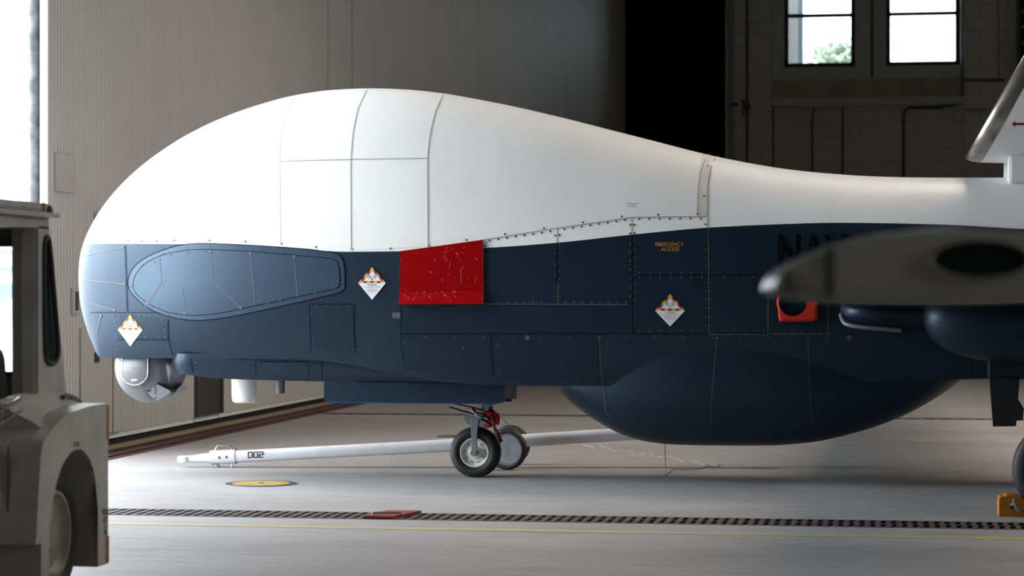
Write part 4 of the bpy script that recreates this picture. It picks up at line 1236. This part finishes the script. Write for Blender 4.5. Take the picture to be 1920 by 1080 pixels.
b = MB(); b.tube(smooth_poly([tuple(pg(928, 771, yfk)), tuple(pg(937, 775, yfk)), tuple(pg(944, 787, yfk + .1)), tuple(pg(955, 799, yfk + .3)), tuple(pg(966, 804, yfk + .5)), tuple(pg(976, 813, yfk + .62))]), .004, 6); b.build('tie_cord', M_wire, red)
# ---- left wing reaching towards the camera
TIPY = 4.45
def tipp(px, py): return hy(px, py, TIPY)
up_ = [(1425, 543), (1428, 532), (1435, 520), (1448, 507), (1470, 493), (1500, 479), (1550, 459), (1600, 446), (1660, 435), (1730, 428), (1800, 425), (1870, 428), (1940, 434), (2040, 448), (2160, 472), (2300, 512)]
lo_ = [(2300, 518), (2160, 542), (2040, 557), (1940, 566), (1800, 570), (1660, 569), (1560, 568), (1490, 565), (1450, 560), (1435, 554)]
loop = up_ + lo_
T = [tipp(*p_) for p_ in loop]
rootY = YC - .55
LE = hy(1570, 566, rootY); tl = T[0]
tc0 = T[15].x - tl.x
root_ch = 1.9
R_ = []
for p_ in T:
    u = (p_.x - tl.x) / tc0; v = (p_.z - tl.z) / tc0
    R_.append(Vector((LE.x + u * root_ch, rootY, LE.z + v * root_ch * .40)))
# keep the root under the end profile's lower line as in the photo
secs = []
for k in range(13):
    t = k / 12
    secs.append([a * (1 - t) + c * t for a, c in zip(R_, T)])
# rounded end
XR_ = max(p.x for p in T); zcen = sum(p.z for p in T) / len(T)
def inn(f, y): return [Vector((XR_ + (p.x - XR_) * (1 - f * .55), y, zcen + (p.z - zcen) * (1 - f))) for p in T]
secs[-1] = [Vector((p.x, p.y + .06, p.z)) for p in T]
secs += [inn(.012, TIPY + .045), inn(.04, TIPY + .018), inn(.055, TIPY)]
T0 = T; T = inn(.055, TIPY)
b = MB(); b.grid(secs, closed=True)
nl = len(T)
for fi in range(len(b.f)):
    if 15 <= fi % nl < nl - 1: b.m[fi] = 1
wing = b.build('left_wing', [M_wing, M_blue], air, ang=45)
cen = Vector((sum(p.x for p in T) / len(T), TIPY, sum(p.z for p in T) / len(T)))
def inset(t, y): return [Vector((cen.x + (p.x - cen.x) * t, y, cen.z + (p.z - cen.z) * t)) for p in T]
def shift(P, dx): return [p + Vector((dx, 0, 0)) for p in P]
b = MB(); b.grid([inset(1.0, TIPY), inset(.997, TIPY - .006), inset(.985, TIPY - .009), inset(.6, TIPY - .018), inset(.2, TIPY - .018), inset(.01, TIPY - .018)], closed=True)
b.build('wing_end_plate', M_wingtip, wing, ang=50)
b = MB(); ec = hy(1838, 486, TIPY - .02); ea, eb = .094, .036
b.add([], [])
rows = []
for (sx, yo_) in ((1.12, -.001), (1.02, -.012), (.96, -.004), (.93, .10), (.02, .10)):
    rows.append([Vector((ec.x + math.cos(2 * math.pi * k / 36) * ea * sx, TIPY - .019 + yo_, ec.z + math.sin(2 * math.pi * k / 36) * eb * sx)) for k in range(36)])
b.grid(rows[:3], 0, True); b.grid(rows[2:], 1, True)
for row in [[p.copy() for p in rows[2]]]:
    b.add([p + Vector((0, .002, 0)) for p in row], [tuple(range(36))], 1)
b.build('end_socket', [M_wingtip, M_dark], wing, ang=40)
b = MB(); q0, q1 = tipp(1556, 466), tipp(1556, 556)
b.box((q0.x - .008, TIPY - .021, q1.z), (q0.x + .008, TIPY - .012, q0.z)); q0, q1 = tipp(1478, 510), tipp(1478, 548); b.box((q0.x - .004, TIPY - .021, q1.z), (q0.x + .004, TIPY - .012, q0.z))
tag(b.build('end_plate_seams', M_conduit, wing, smooth=False), kind='stuff')
# wing root glove with lighter leading edge line
b = MB(); b.tube(smooth_poly([tuple(hy(1576, 590, rootY - .35)), tuple(hy(1579, 600, rootY - .4)), tuple(hy(1586, 609, rootY - .45)), tuple(hy(1615, 614, rootY - .5)), tuple(hy(1690, 620, rootY - .5))]), [.016] * 17, 8); b.build('root_leading_edge', M_turret_d, air)
b = MB()
rows = []
for i in range(21):
    t = i / 20; px = 1574 + (1900 - 1574) * t ** 1.6
    wv = (1 - (1 - min(1, t * 2.2)) ** 2) ** .5
    c_ = hy(px, 585, rootY - .1); hz_ = .15 * wv + .002; hy_ = .45 * wv + .002
    rows.append([Vector((c_.x, rootY + .15 + hy_ * math.cos(2 * math.pi * k / 20) - .25, c_.z + hz_ * math.sin(2 * math.pi * k / 20))) for k in range(20)])
b.grid(rows, closed=True); b.build('wing_root_glove', M_blue_p, air, ang=60)
# main gear pod below the wing root
pc0 = hy(1905, 600, 16.9)
b = MB()
prof = []
for i in range(25):
    a = math.pi * i / 24; prof.append((-.75 * math.cos(a), max(.001, .345 * math.sin(a) ** .8)))
b.lathe(pc0 + Vector((.08, 0, .02)), (1, 0, 0), prof, 36); b.build('main_gear_pod', M_blue, air, ang=60)
yg = 16.9
b = MB(); b.prism([hy(1855, 705, yg), hy(1912, 705, yg), hy(1909, 748, yg), hy(1920, 766, yg), hy(1918, 788, yg), hy(1906, 789, yg), hy(1905, 799, yg), hy(1862, 800, yg)], (0, .03, 0)); mgd = b.build('main_gear_door', M_gdoor, air, smooth=False)
b = MB(); b.prism([hy(1856, 640, yg), hy(1940, 640, yg), hy(1940, 712, yg), hy(1856, 710, yg)], (0, .3, 0)); b.build('gear_bay_wall', M_gdoor, air, smooth=False)
b = MB()
for px in (1864, 1881, 1905): b.lathe(hy(px, 713, yg), (0, -1, 0), [(0, .006), (.003, .005), (.003, 0)], 8)
tag(b.build('door_screws', M_rivet_l, mgd), kind='stuff')
mw = hz(1993, 972); 
mwc = Vector((mw.x, mw.y + .14, .325))
wheel('main_wheel', mwc, (0, -1, 0), .33, .17, .2, air, M_rubber, M_ivory)
b = MB(); b.tube([mwc + Vector((0, -.05, 0)), mwc + Vector((0, .18, 0)), mwc + Vector((0, .22, .35)), Vector((mwc.x, 16.7, 1.2))], [.04, .05, .06, .07], 12); b.build('main_gear_leg', M_gear, air)
# far wing, tail, nacelle
b = MB()
R2 = [Vector((p.x, 2 * YC - p.y, p.z)) for p in R_]; T2 = [Vector((p.x + .3, 2 * YC - TIPY, p.z)) for p in T0]
b.grid([[a * (1 - t) + c * t for a, c in zip(R2, T2)] for t in (0, .25, .5, .75, 1)], closed=True); b.build('right_wing', M_wing, air, ang=45)
nx0 = hy(1812, 292, YC - .4)
NZ0, NZ1 = hy(1840, 300, YC - .3).z, 3.78
nzc, nrz, nry = (NZ0 + NZ1) / 2, (NZ1 - NZ0) / 2, .56
p_top = hy(1920, 106, YC - .5)
rake = (p_top.x - nx0.x) / (p_top.z - nx0.z)
def nring(dx, sc, n=48):
    out = []
    for k in range(n):
        t = 2 * math.pi * k / n
        ct, st = math.cos(t), math.sin(t)
        yy = nry * sc * math.copysign(abs(ct) ** .75, ct); zz = nrz * sc * math.copysign(abs(st) ** .75, st)
        z = nzc + zz
        out.append(Vector((nx0.x + (z - nx0.z) * rake * max(0, 1 - dx / 3.2) + dx, YC + yy, z)))
    return out
b = MB(); b.grid([nring(.15, 1.0), nring(.5, 1.02), nring(1.2, 1.03), nring(2.2, 1.0), nring(3.3, .88), nring(4.6, .62)], closed=True); nac = b.build('engine_nacelle', M_white2, air, ang=60)
b = MB(); b.grid([nring(.15, 1.002), nring(.07, .985), nring(.02, .955), nring(0, .92), nring(.03, .87), nring(.12, .84)], closed=True); b.build('intake_lip', M_lip, nac, ang=60)
b = MB(); b.grid([nring(.12, .84), nring(.6, .8), nring(1.0, .7), nring(1.0, .01)], closed=True); b.build('intake_duct', M_conduit, nac)
b = MB(); b.box((hy(1890, 310, YC - .3).x, YC - .30, zt(1.4) - .06), (4.5, YC + .30, NZ0 + .15)); b.build('nacelle_pylon', M_white2, nac, smooth=False, bevel=.03)
b = MB(); yy = YC - nry * 1.025
def pa(px, py): return hy(px, py, yy)
b.prism([pa(1897, 232), pa(1904, 227), pa(1904, 230.5), pa(1935, 230.5), pa(1935, 234.5), pa(1904, 234.5), pa(1904, 238)], (0, .02, 0)); b.build('red_arrow', M_maroon, nac, smooth=False)
for sg in (-1, 1):
    b = MB(); base = Vector((5.0, YC + sg * .35, 2.25)); tip = Vector((5.9, YC + sg * 1.9, 4.0))
    def foil(c_, ch): return [c_ + Vector((ch * u, 0, 0)) + Vector((0, .7, -.7 * sg)).normalized() * (ch * v) for u, v in ((0, 0), (.05, .03), (.3, .05), (.7, .03), (1, 0), (.7, -.03), (.3, -.05), (.05, -.03))]
    b.grid([foil(base, 1.3), foil((base + tip) / 2, 1.05), foil(tip, .75)], closed=True); b.add(foil(tip, .75), [tuple(range(8))]); b.build('tail_fin', M_wing, air, ang=50)

# ================================================================== FLOOR THINGS
# wheel chock with rope at the main wheel
k0 = hz(1873, 969)
ck = thing('wheel_chock', k0 + Vector((.11, .05, 0)), 'orange moulded wheel chock with a hole against the main wheel', 'chock')
cw, ch_ = .235, .148
def ckp(u, v): return Vector((k0.x + u * cw, k0.y, v * ch_))
outl = [(0, .04), (.03, 0), (1.0, 0), (.95, .35), (.80, .72), (.62, .93), (.45, 1.0), (.22, 1.0), (.16, .93), (.05, .92), (0, .85)]
hole = [(.38 + .10 * math.cos(t) * 1.0 - .05 * math.sin(t), .50 + .13 * math.sin(t)) for t in [2 * math.pi * k / 11 for k in range(11)]]
hc = (.38, .5)
ang_o = [math.atan2(v - hc[1], u - hc[0]) for u, v in outl]
hole = [(hc[0] + .10 * math.cos(a), hc[1] + .15 * math.sin(a)) for a in ang_o]
b = MB()
f1 = [ckp(*p_) for p_ in outl]; f2 = [ckp(*p_) for p_ in hole]; D = Vector((0, .20, 0))
b.grid([f2, f1, [p_ + D for p_ in f1], [p_ + D for p_ in f2], f2], closed=True); b.build('block', M_chock, ck, ang=25, bevel=.004)
rop = thing('chock_rope', k0 + Vector((.15, 0, 0)), 'grey braided rope looped over the orange wheel chock', 'rope')
b = MB(); b.tube(smooth_poly([tuple(hy(1901, 931, k0.y + .05)), tuple(hy(1900, 938, k0.y - .015)), tuple(hy(1905, 950, k0.y - .02)), tuple(hy(1911, 959, k0.y - .02)), tuple(hy(1921, 961, k0.y - .02)), tuple(hy(1940, 966, k0.y - .02))]), .011, 8); b.build('strand', M_rope, rop)
# tow bar
TB = 19.72
def tb(px, py, d=TB): return hd(px, py, d)
bar = thing('tow_bar', Vector((tb(430, 877).x, tb(430, 877).y, 0)), 'long white aircraft tow bar lying behind the nose wheel, numbered 002', 'tow bar')
A, Bp = tb(432, 857), tb(1440, 799)
b = MB(); b.tube([A, tb(800, 837.5), tb(1100, 818.5), Bp], [.054, .056, .057, .057], 24); tube = b.build('main_tube', M_bar, bar)
b = MB(); b.tube([tb(394, 858), tb(441, 856)], .062, 20); col_ = b.build('end_collar', M_bar, bar)
b = MB(); b.tube([tb(350, 861), tb(396, 858)], [.028, .045], 14); b.build('end_shaft', M_bar, bar)
b = MB(); pe = tb(344, 861); b.lathe(pe, (0, 0, 1), [(-.02, .055), (.02, .055), (.028, .045), (.028, .022), (-.028, .022), (-.028, .045), (-.02, .055)], 20); b.build('tow_eye', M_bar, bar)
b = MB()
b.tube([tb(401, 847), tb(408, 835.5), tb(430, 834), tb(438, 845)], .007, 8); b.build('lift_handle', M_steel, bar)
b = MB()
b.tube([tb(404, 868), tb(413, 876.5)], .007, 8); b.tube([tb(437, 866), tb(434, 876.5)], .007, 8); b.tube([tb(413, 876.5), tb(434, 876.5)], .007, 8); b.tube([tb(396, 869), tb(410, 868)], .006, 6); b.tube([tb(437, 866), tb(447, 866)], .006, 6); b.build('rest_stand', M_steel, bar)
b = MB()
tdir = (Vector(Bp) - A).normalized(); view = -ray(430, 857).normalized()
for px, py in ((411, 858), (424.5, 857)): b.lathe(tb(px, py, TB - .055), view, [(0, .011), (.01, .011), (.01, 0)], 10)
for px, py in ((443, 842), (443, 868), (400, 870)): b.lathe(tb(px, py, TB - .03), view, [(0, .009), (.008, .009), (.008, 0)], 8)
tag(b.build('clamp_bolts', M_conduit, bar), kind='stuff')
def barp(px, py):
    q = py - (px - 464) * .02
    return tb(px, q, TB - math.sqrt(max(.0001, .0555 ** 2 - ((q - (853.5 - (px - 464) * .02)) * TB / F) ** 2)) - .003)
def bar_stroke(mb, pts, w_):
    for (ax_, ay_), (bx_, by_) in zip(pts, pts[1:]):
        L_ = math.hypot(bx_ - ax_, by_ - ay_); tx, ty_ = (bx_ - ax_) / L_ * w_ * .5, (by_ - ay_) / L_ * w_ * .5
        ax2, ay2, bx2, by2 = ax_ - tx, ay_ - ty_, bx_ + tx, by_ + ty_
        nx_, ny_ = -ty_, tx
        for k in range(3):
            u0, u1 = k / 3, (k + 1) / 3
            P = [(ax2 + (bx2 - ax2) * u + sg * nx_, ay2 + (by2 - ay2) * u + sg * ny_) for u, sg in ((u0, 1), (u1, 1), (u1, -1), (u0, -1))]
            mb.add([barp(*p_) for p_ in P], [(0, 1, 2, 3)])
for k, dg_ in enumerate('002'):
    x0 = 465.5 + k * 10.2; x1 = x0 + 7.2; y0 = 848; y1 = 858
    b = MB()
    if dg_ == '0': bar_stroke(b, [(x0, y0 + 1.2), (x0 + 1.2, y0), (x1 - .6, y0), (x1, y0 + .8), (x1, y1 - 1.2), (x1 - 1.2, y1), (x0 + .6, y1), (x0, y1 - .8), (x0, y0 + 1.2)], 1.9)
    else: bar_stroke(b, [(x0, y0), (x1 - .8, y0), (x1, y0 + .8), (x1, y0 + 4.2), (x1 - .8, y0 + 5), (x0 + .8, y0 + 5), (x0, y0 + 5.8), (x0, y1), (x1, y1)], 1.9)
    b.build('digit', M_black, bar, smooth=False, fix=False)
wdir = Vector((-SP * 0 + math.sin(PSI * -.2), -1, 0))
for dd, nm in ((19.42, 0), (20.0, 1)):
    c_ = hd(951 + nm * 7, 840, dd); Rw = .178
    c_.z = Rw
    wheel('transport_wheel', c_, (-.20, -1, 0), Rw, .135, .085, bar, M_rubber, M_galv, True)
b = MB(); b.tube([hd(951, 840, 19.42) * 1.0, hd(958, 838, 20.0)], .02, 10); b.build('wheel_axle', M_gear, bar)
b = MB(); mz = hd(955, 826, 19.72); b.tube([hd(955, 838, 19.72), mz], .025, 10); b.build('axle_post', M_gear, bar)
b = MB(); b.box(Bp + Vector((-.05, -.09, -.08)), Bp + Vector((.18, .09, .08))); b.build('tow_head', M_redplate, bar, bevel=.01)
# loose wires on the floor
def floor_wire(pts, r, m, label, nm='grounding_wire', lift=None):
    b = MB(); P = []
    for px, py in pts: q = hz(px, py); q.z = r; P.append(tuple(q))
    if lift: P = [tuple(x) for x in lift] + P
    b.tube(P, r, 6)
    return tag(b.build(nm, m), label, 'wire', 'grounding wires')
wp = []
for i in range(60):
    t = i / 59; wp.append((1056 + (1346 - 1056) * t, 830 + 44 * t ** 1.1 + 2.4 * math.sin(t * 43) + 1.6 * math.sin(t * 97 + 1)))
floor_wire(wp, .0028, M_wire, 'thin pale crinkled wire trailing across the floor under the belly')
top = surf(1243, 829)[0]; top2 = hy(1246, 850, top.y); 
pz = [hz(1262, 880), hz(1300, 880.5), hz(1325, 876), hz(1350, 877), hz(1351, 872)]
floor_wire([(1262, 880), (1280, 881), (1300, 880.5), (1318, 879), (1328, 875), (1345, 877), (1351, 872)], .003, M_wire_d, 'thin dark wire hanging from the belly dome to the floor', lift=[Vector((top.x, YC - .05, fdb(top.x))), Vector((top.x + .02, YC - .2, .15)), Vector((top.x + .03, YC - .32, .05))])

# ================================================================== TOW TRACTOR
XS = -3.9
def ts(px, py): return hx(px, py, XS)
tr_root = thing('tow_tractor', (-4.8, 10.6, 0), 'cream tow tractor with an enclosed cab at the left edge', 'tow tractor')
# fender side plate with wheel arch
yfar = ts(203, 800).y; ynear = ts(72, 900).y
zt_f = ts(203, 756).z
wcx = ts(128, 1008); wy, wz = wcx.y + .03, .335
out = [(yfar, .125), (yfar, zt_f), (ts(170, 760).y, zt_f + .0), (ts(150, 763).y, zt_f - .012), (ts(125, 774).y, ts(125, 776).z), (ts(104, 796).y, ts(104, 797).z), (ts(88, 818).y, ts(88, 818).z), (ts(80, 832).y, ts(80, 832).z), (ts(76, 860).y, ts(76, 860).z), (ts(67, 1022).y, .335), (ts(67, 1022).y + .07, .335), (ts(67, 1022).y + .07, .125)]
out = out[:1] + smooth_poly(out[1:9], 1) + out[9:]
arch = [(wy + .40, .125), (wy + .40, .42), (wy + .36, .60), (wy + .27, .70), (wy + .14, .755), (wy + .0, .745), (wy - .13, .68), (wy - .22, .57), (wy - .28, .42), (wy - .30, .125)]
arch = arch[:1] + smooth_poly(arch[1:-1], 2) + arch[-1:]
poly = [Vector((XS, y, z)) for y, z in out] + [Vector((XS, y, z)) for y, z in reversed(arch)]
bmx = bmesh.new()
vs = [bmx.verts.new(p_) for p_ in poly]; f_ = bmx.faces.new(vs)
bmesh.ops.triangulate(bmx, faces=[f_])
b = MB(); b.add([v.co.copy() for v in bmx.verts], [[v.index for v in f.verts] for f in bmx.faces] if not bmx.verts.index_update() else [])
bmx.free()
# returns: outer edge strip inwards and arch lining
XI = XS - 1.75
o2 = [(y, z) for y, z in out]
b.grid([[Vector((XS, y, z)) for y, z in o2], [Vector((XI, y, z)) for y, z in o2]])
fend = b.build('front_fender', M_tractor, tr_root, ang=40)
b = MB(); b.grid([[Vector((XS, y, z)) for y, z in arch], [Vector((XS - .40, y, z)) for y, z in arch]]); b.build('arch_lining', M_tractor, fend, ang=40)
b = MB(); b.box((XS - .42, ynear + .08, .14), (XS - .40, yfar - .01, zt_f - .08)); b.build('inner_panel', M_tractor_in, tr_root, smooth=False)
b = MB(); b.box((XS - .004, yfar - .022, zt_f - .19), (XS + .004, yfar + .003, zt_f - .01)); b.build('edge_marking', M_orange, fend, smooth=False)
b = MB(); b.box((XS - .004, yfar - .03, .13), (XS + .004, yfar + .003, .27)); b.build('edge_marking', M_orange, fend, smooth=False)
fnl = lambda px, py: ts(px, py) + Vector((.003, 0, 0))
lettering('lettering', '75 PSI', 136.5, 828, 148.5, 838, M_black, fend, .01, 0, fnl)
lettering('lettering', 'FORK', 191.5, 954, 201.5, 966, M_black, fend, .01, 0, fnl); lettering('lettering', 'LIFT', 193, 969, 201.5, 980, M_black, fend, .01, 0, fnl)
b = MB(); b.add([fnl(196.5, 984), fnl(197.8, 984), fnl(197.8, 996), fnl(199.2, 996), fnl(197.2, 1004), fnl(195.2, 996), fnl(196.5, 996)], [(0, 1, 2, 6), (3, 4, 5)]); b.build('arrow', M_black, fend, smooth=False, fix=False)
wheel('front_wheel', Vector((XS - .17, wy, wz)), (1, 0, 0), .335, .215, .22, tr_root, M_rubber, M_rimd)
# lower body: side panel and sill nearer the camera, between fender and cab
XC = XS - .24    # cab side plane
def tcab(px, py): return hx(px, py, XC)
b = MB()
prof = [(XS - .05, .90), (XS - .12, .945), (XC + .03, .985), (XC, 1.02), (XC - .06, 1.03)]
yN = 10.30
yp0 = tcab(72, 600).y
yq0 = ts(88, 818).y + .08
rows = [[Vector((x, y, z - dz)) for x, z in prof] for y, dz in ((yp0 + .35, 0), (yp0, 0), (yp0 - .25, .01), (yq0, .03))]
rows.append([Vector((x, yq0 - .02, min(z, .80))) for x, z in prof])
b.grid(rows); b.build('cab_cowl', M_tractor, tr_root, ang=50)
ye_ = ts(72, 930).y
b = MB(); xs0 = hy(15, 900, ye_ - .006).x; b.box((xs0 - .003, ye_ - .012, .44), (xs0 + .003, ye_ + .02, .80)); b.build('panel_seam', M_conduit, tr_root, smooth=False)
# cab: pillar with quarter window, roof, door opening
yp0 = tcab(72, 600).y
yt1, yb1 = tcab(92, 400).y, tcab(126, 754).y
zr0 = tcab(70, 424).z; zbot = tcab(100, 754).z
zr1 = tcab(70, 380).z
th = .05
pil = [(yp0, zbot), (yb1, zbot), (yt1, zr0), (yp0, zr0)]
win = [(81, 470), (82, 452), (86, 443), (90, 448), (93, 470), (98, 530), (104, 600), (108, 650), (107, 670), (101, 681), (93, 683), (85, 677), (82, 660), (81, 560)]
wq = [tcab(*p_) for p_ in win]; wq = [Vector(p_) for p_ in smooth_poly([tuple(p_) for p_ in wq], 1, True)]
pout = [Vector((XC, y, z)) for y, z in pil]
bmx = bmesh.new()
ov = [bmx.verts.new(p_) for p_ in pout]; iv = [bmx.verts.new(p_) for p_ in wq]
ed = [bmx.edges.new((l[i], l[(i + 1) % len(l)])) for l in (ov, iv) for i in range(len(l))]
bmesh.ops.triangle_fill(bmx, use_beauty=True, use_dissolve=False, edges=ed)
bmx.verts.index_update()
# drop faces inside the window
ctrw = sum(wq, Vector()) / len(wq)
vsx = [v.co.copy() for v in bmx.verts]
fsx = [[v.index for v in f.verts] for f in bmx.faces if not all(v.index >= 4 for v in f.verts)]
bmx.free()
b = MB(); b.add(vsx, fsx); b.add([p_ + Vector((-th, 0, 0)) for p_ in vsx], [list(reversed(f)) for f in fsx])
n = len(pout); b.grid([pout, [p_ + Vector((-th, 0, 0)) for p_ in pout]], closed=True); b.grid([wq, [p_ + Vector((-th, 0, 0)) for p_ in wq]], closed=True)
pilo = b.build('cab_pillar', M_tractor, tr_root, ang=35)
b = MB(); b.tube([tuple(p_ + Vector((.004, 0, 0))) for p_ in wq] + [tuple(wq[0] + Vector((.004, 0, 0)))], .014, 8); b.build('window_gasket', M_seat, pilo)
b = MB(); b.add([p_ + Vector((-.015, 0, 0)) for p_ in wq], [tuple(range(len(wq)))]); b.build('quarter_pane', M_glass_t, pilo, smooth=False)
# roof
b = MB(); b.box((XC - 1.5, yN - .2, zr0 + .07), (XC + .03, tcab(88, 390).y, zr1)); rf = b.build('cab_roof', M_tractor, tr_root, smooth=False, bevel=.02)
b = MB(); b.box((XC - 1.52, yN - .2, zr0 + .045), (XC + .05, tcab(95, 400).y, zr0 + .07)); b.box((XC - 1.45, yN, zr0 - .01), (XC - .0, yt1, zr0 + .045)); b.build('roof_gutter', M_tractor, rf, smooth=False)
b = MB(); c_ = tcab(81, 396) + Vector((.03, 0, 0)); b.lathe(c_, (1, 0, 0), [(0, .028), (.012, .027), (.018, .016), (.018, 0)], 14); b.build('marker_lamp', M_lamp, rf)
b = MB(); c_ = tcab(70, 395) + Vector((.03, 0, 0)); b.tube([c_ + Vector((0, 0, .04)), c_ + Vector((.01, 0, .03)), c_ + Vector((.01, 0, -.03)), c_ + Vector((0, 0, -.05))], .008, 8); b.build('grab_hook', M_tractor, rf)
# door frame: recessed jamb and header, dark header inside
b = MB(); b.box((XC - .085, yp0 - .006, zbot - .03), (XC - .02, yp0 + .03, zr0)); b.build('door_jamb', M_tractor, tr_root, smooth=False)
XF2 = XC - 1.45   # far side of the cab
yFm = (yt1 + yb1) / 2
def tw(px, py): return hy(px, py, yFm)
def yfront(z): return yb1 - .03 + (yt1 - yb1) * (z - zbot) / (zr0 - zbot)
def fbox(mb, x0, x1, z0, z1, th_=.04, o_=0.0):
    mb.hexa([(x0, yfront(z0) - th_ + o_, z0), (x1, yfront(z0) - th_ + o_, z0), (x1, yfront(z0) + o_, z0), (x0, yfront(z0) + o_, z0)],
            [(x0, yfront(z1) - th_ + o_, z1), (x1, yfront(z1) - th_ + o_, z1), (x1, yfront(z1) + o_, z1), (x0, yfront(z1) + o_, z1)])
zwt, zwb = tw(20, 464).z, tw(20, 697).z
def xedge(z, px=38.0):
    py = HOR - (z - CAMZ) * F / 11.6
    return hy(px, py, yfront(z) - .04).x
def fbox2(mb, x0, x1, z0, z1, th_=.04, o_=0.0):
    f0 = (lambda z: x0(z) if callable(x0) else x0); f1 = (lambda z: x1(z) if callable(x1) else x1)
    mb.hexa([(f0(z0), yfront(z0) - th_ + o_, z0), (f1(z0), yfront(z0) - th_ + o_, z0), (f1(z0), yfront(z0) + o_, z0), (f0(z0), yfront(z0) + o_, z0)],
            [(f0(z1), yfront(z1) - th_ + o_, z1), (f1(z1), yfront(z1) - th_ + o_, z1), (f1(z1), yfront(z1) + o_, z1), (f0(z1), yfront(z1) + o_, z1)])
b = MB(); fbox2(b, xedge, XC - .05, .9, zr0 + .04); fbox2(b, XF2, xedge, zwt, zr0 + .04); fbox2(b, XF2, xedge, .9, zwb); fbox2(b, XF2, XF2 + .12, zwb, zwt)
wsf = b.build('windshield_frame', M_tractor_in, tr_root, smooth=False)
b = MB(); fbox2(b, xedge, lambda z: xedge(z) + .03, zwb - .02, zwt + .03, .02, -.04); fbox2(b, XF2 + .12, xedge, zwt, zwt + .04, .02, -.04); fbox2(b, XF2 + .12, xedge, zwb - .03, zwb, .02, -.04); b.build('window_rubber', M_seat, wsf, smooth=False)
b = MB(); fbox2(b, XF2 + .12, xedge, zwb, zwt, .006, -.02); b.build('windshield_pane', M_glass, wsf, smooth=False)
b = MB(); b.box((XC - .16, yp0 + .05, 1.0), (XC - .055, yp0 + .09, zr0)); b.build('pillar_trim', M_tractor, tr_root, smooth=False)
b = MB(); b.box((XF2 - .04, yN, .35), (XF2, yb1 - .06, 1.2)); b.box((XF2 - .04, yN, zr0 - .15), (XF2, yt1 - .04, zr1 - .03)); b.box((XF2 - .04, yt1 - .25, 1.2), (XF2, yt1 - .05, zr0)); b.build('far_cab_side', M_tractor_in, tr_root, smooth=False)
b = MB(); b.box((XF2, 10.36, .80), (XC - .01, yb1 - .06, .992)); b.build('cab_deck', M_tractor, tr_root, smooth=False)
for x_ in (XF2 + .02, XC - .07):
    b = MB(); b.box((x_, 10.215, .75), (x_ + .06, 10.275, zr0 + .06)); b.build('rear_post', M_tractor, tr_root, smooth=False)
# seat
ys_ = 10.62; xe = hy(11, 700, ys_).x; zz = hy(4, 650, ys_).z
b = MB()
prof = [(ys_ + .06, .85), (ys_ + .05, 1.05), (ys_ + .02, zz - .06), (ys_ - .02, zz), (ys_ - .09, zz - .01), (ys_ - .13, zz - .10), (ys_ - .12, .85)]
b.prism([Vector((xe - .46, y, z)) for y, z in prof], (.46, 0, 0)); b.box((xe - .46, ys_ - .1, .72), (xe, ys_ + .42, .86)); b.build('driver_seat', M_seat, tr_root, bevel=.03)
b = MB(); b.box((XF2, yN, .34), (XC - .06, yb1, .42)); b.build('cab_floor', M_tractor_in, tr_root, smooth=False)
# sill trim strip and hose
b = MB(); b.tube([hx(-5, 776, XC + .012), hx(38, 747, XC + .012)], .010, 8); b.build('door_sill', M_steel, tr_root)
b = MB(); b.tube([hx(-5, 800, XC + .06), hx(40, 770, XC + .06)], .008, 8); b.build('door_sill', M_steel, tr_root)
b = MB(); b.tube(smooth_poly([tuple(hx(118, 745, XC + .05)), tuple(hx(126, 741, XC + .05)), tuple(hx(138, 745, XC + .05)), tuple(hx(150, 754, XC + .05))]), .014, 8); b.build('hose', M_conduit, tr_root)
b = MB(); b.lathe(hx(42, 713, XC - .18), (0, -1, 0), [(0, .018), (.03, .02), (.03, 0)], 10); b.build('cab_knob', M_seat, tr_root)
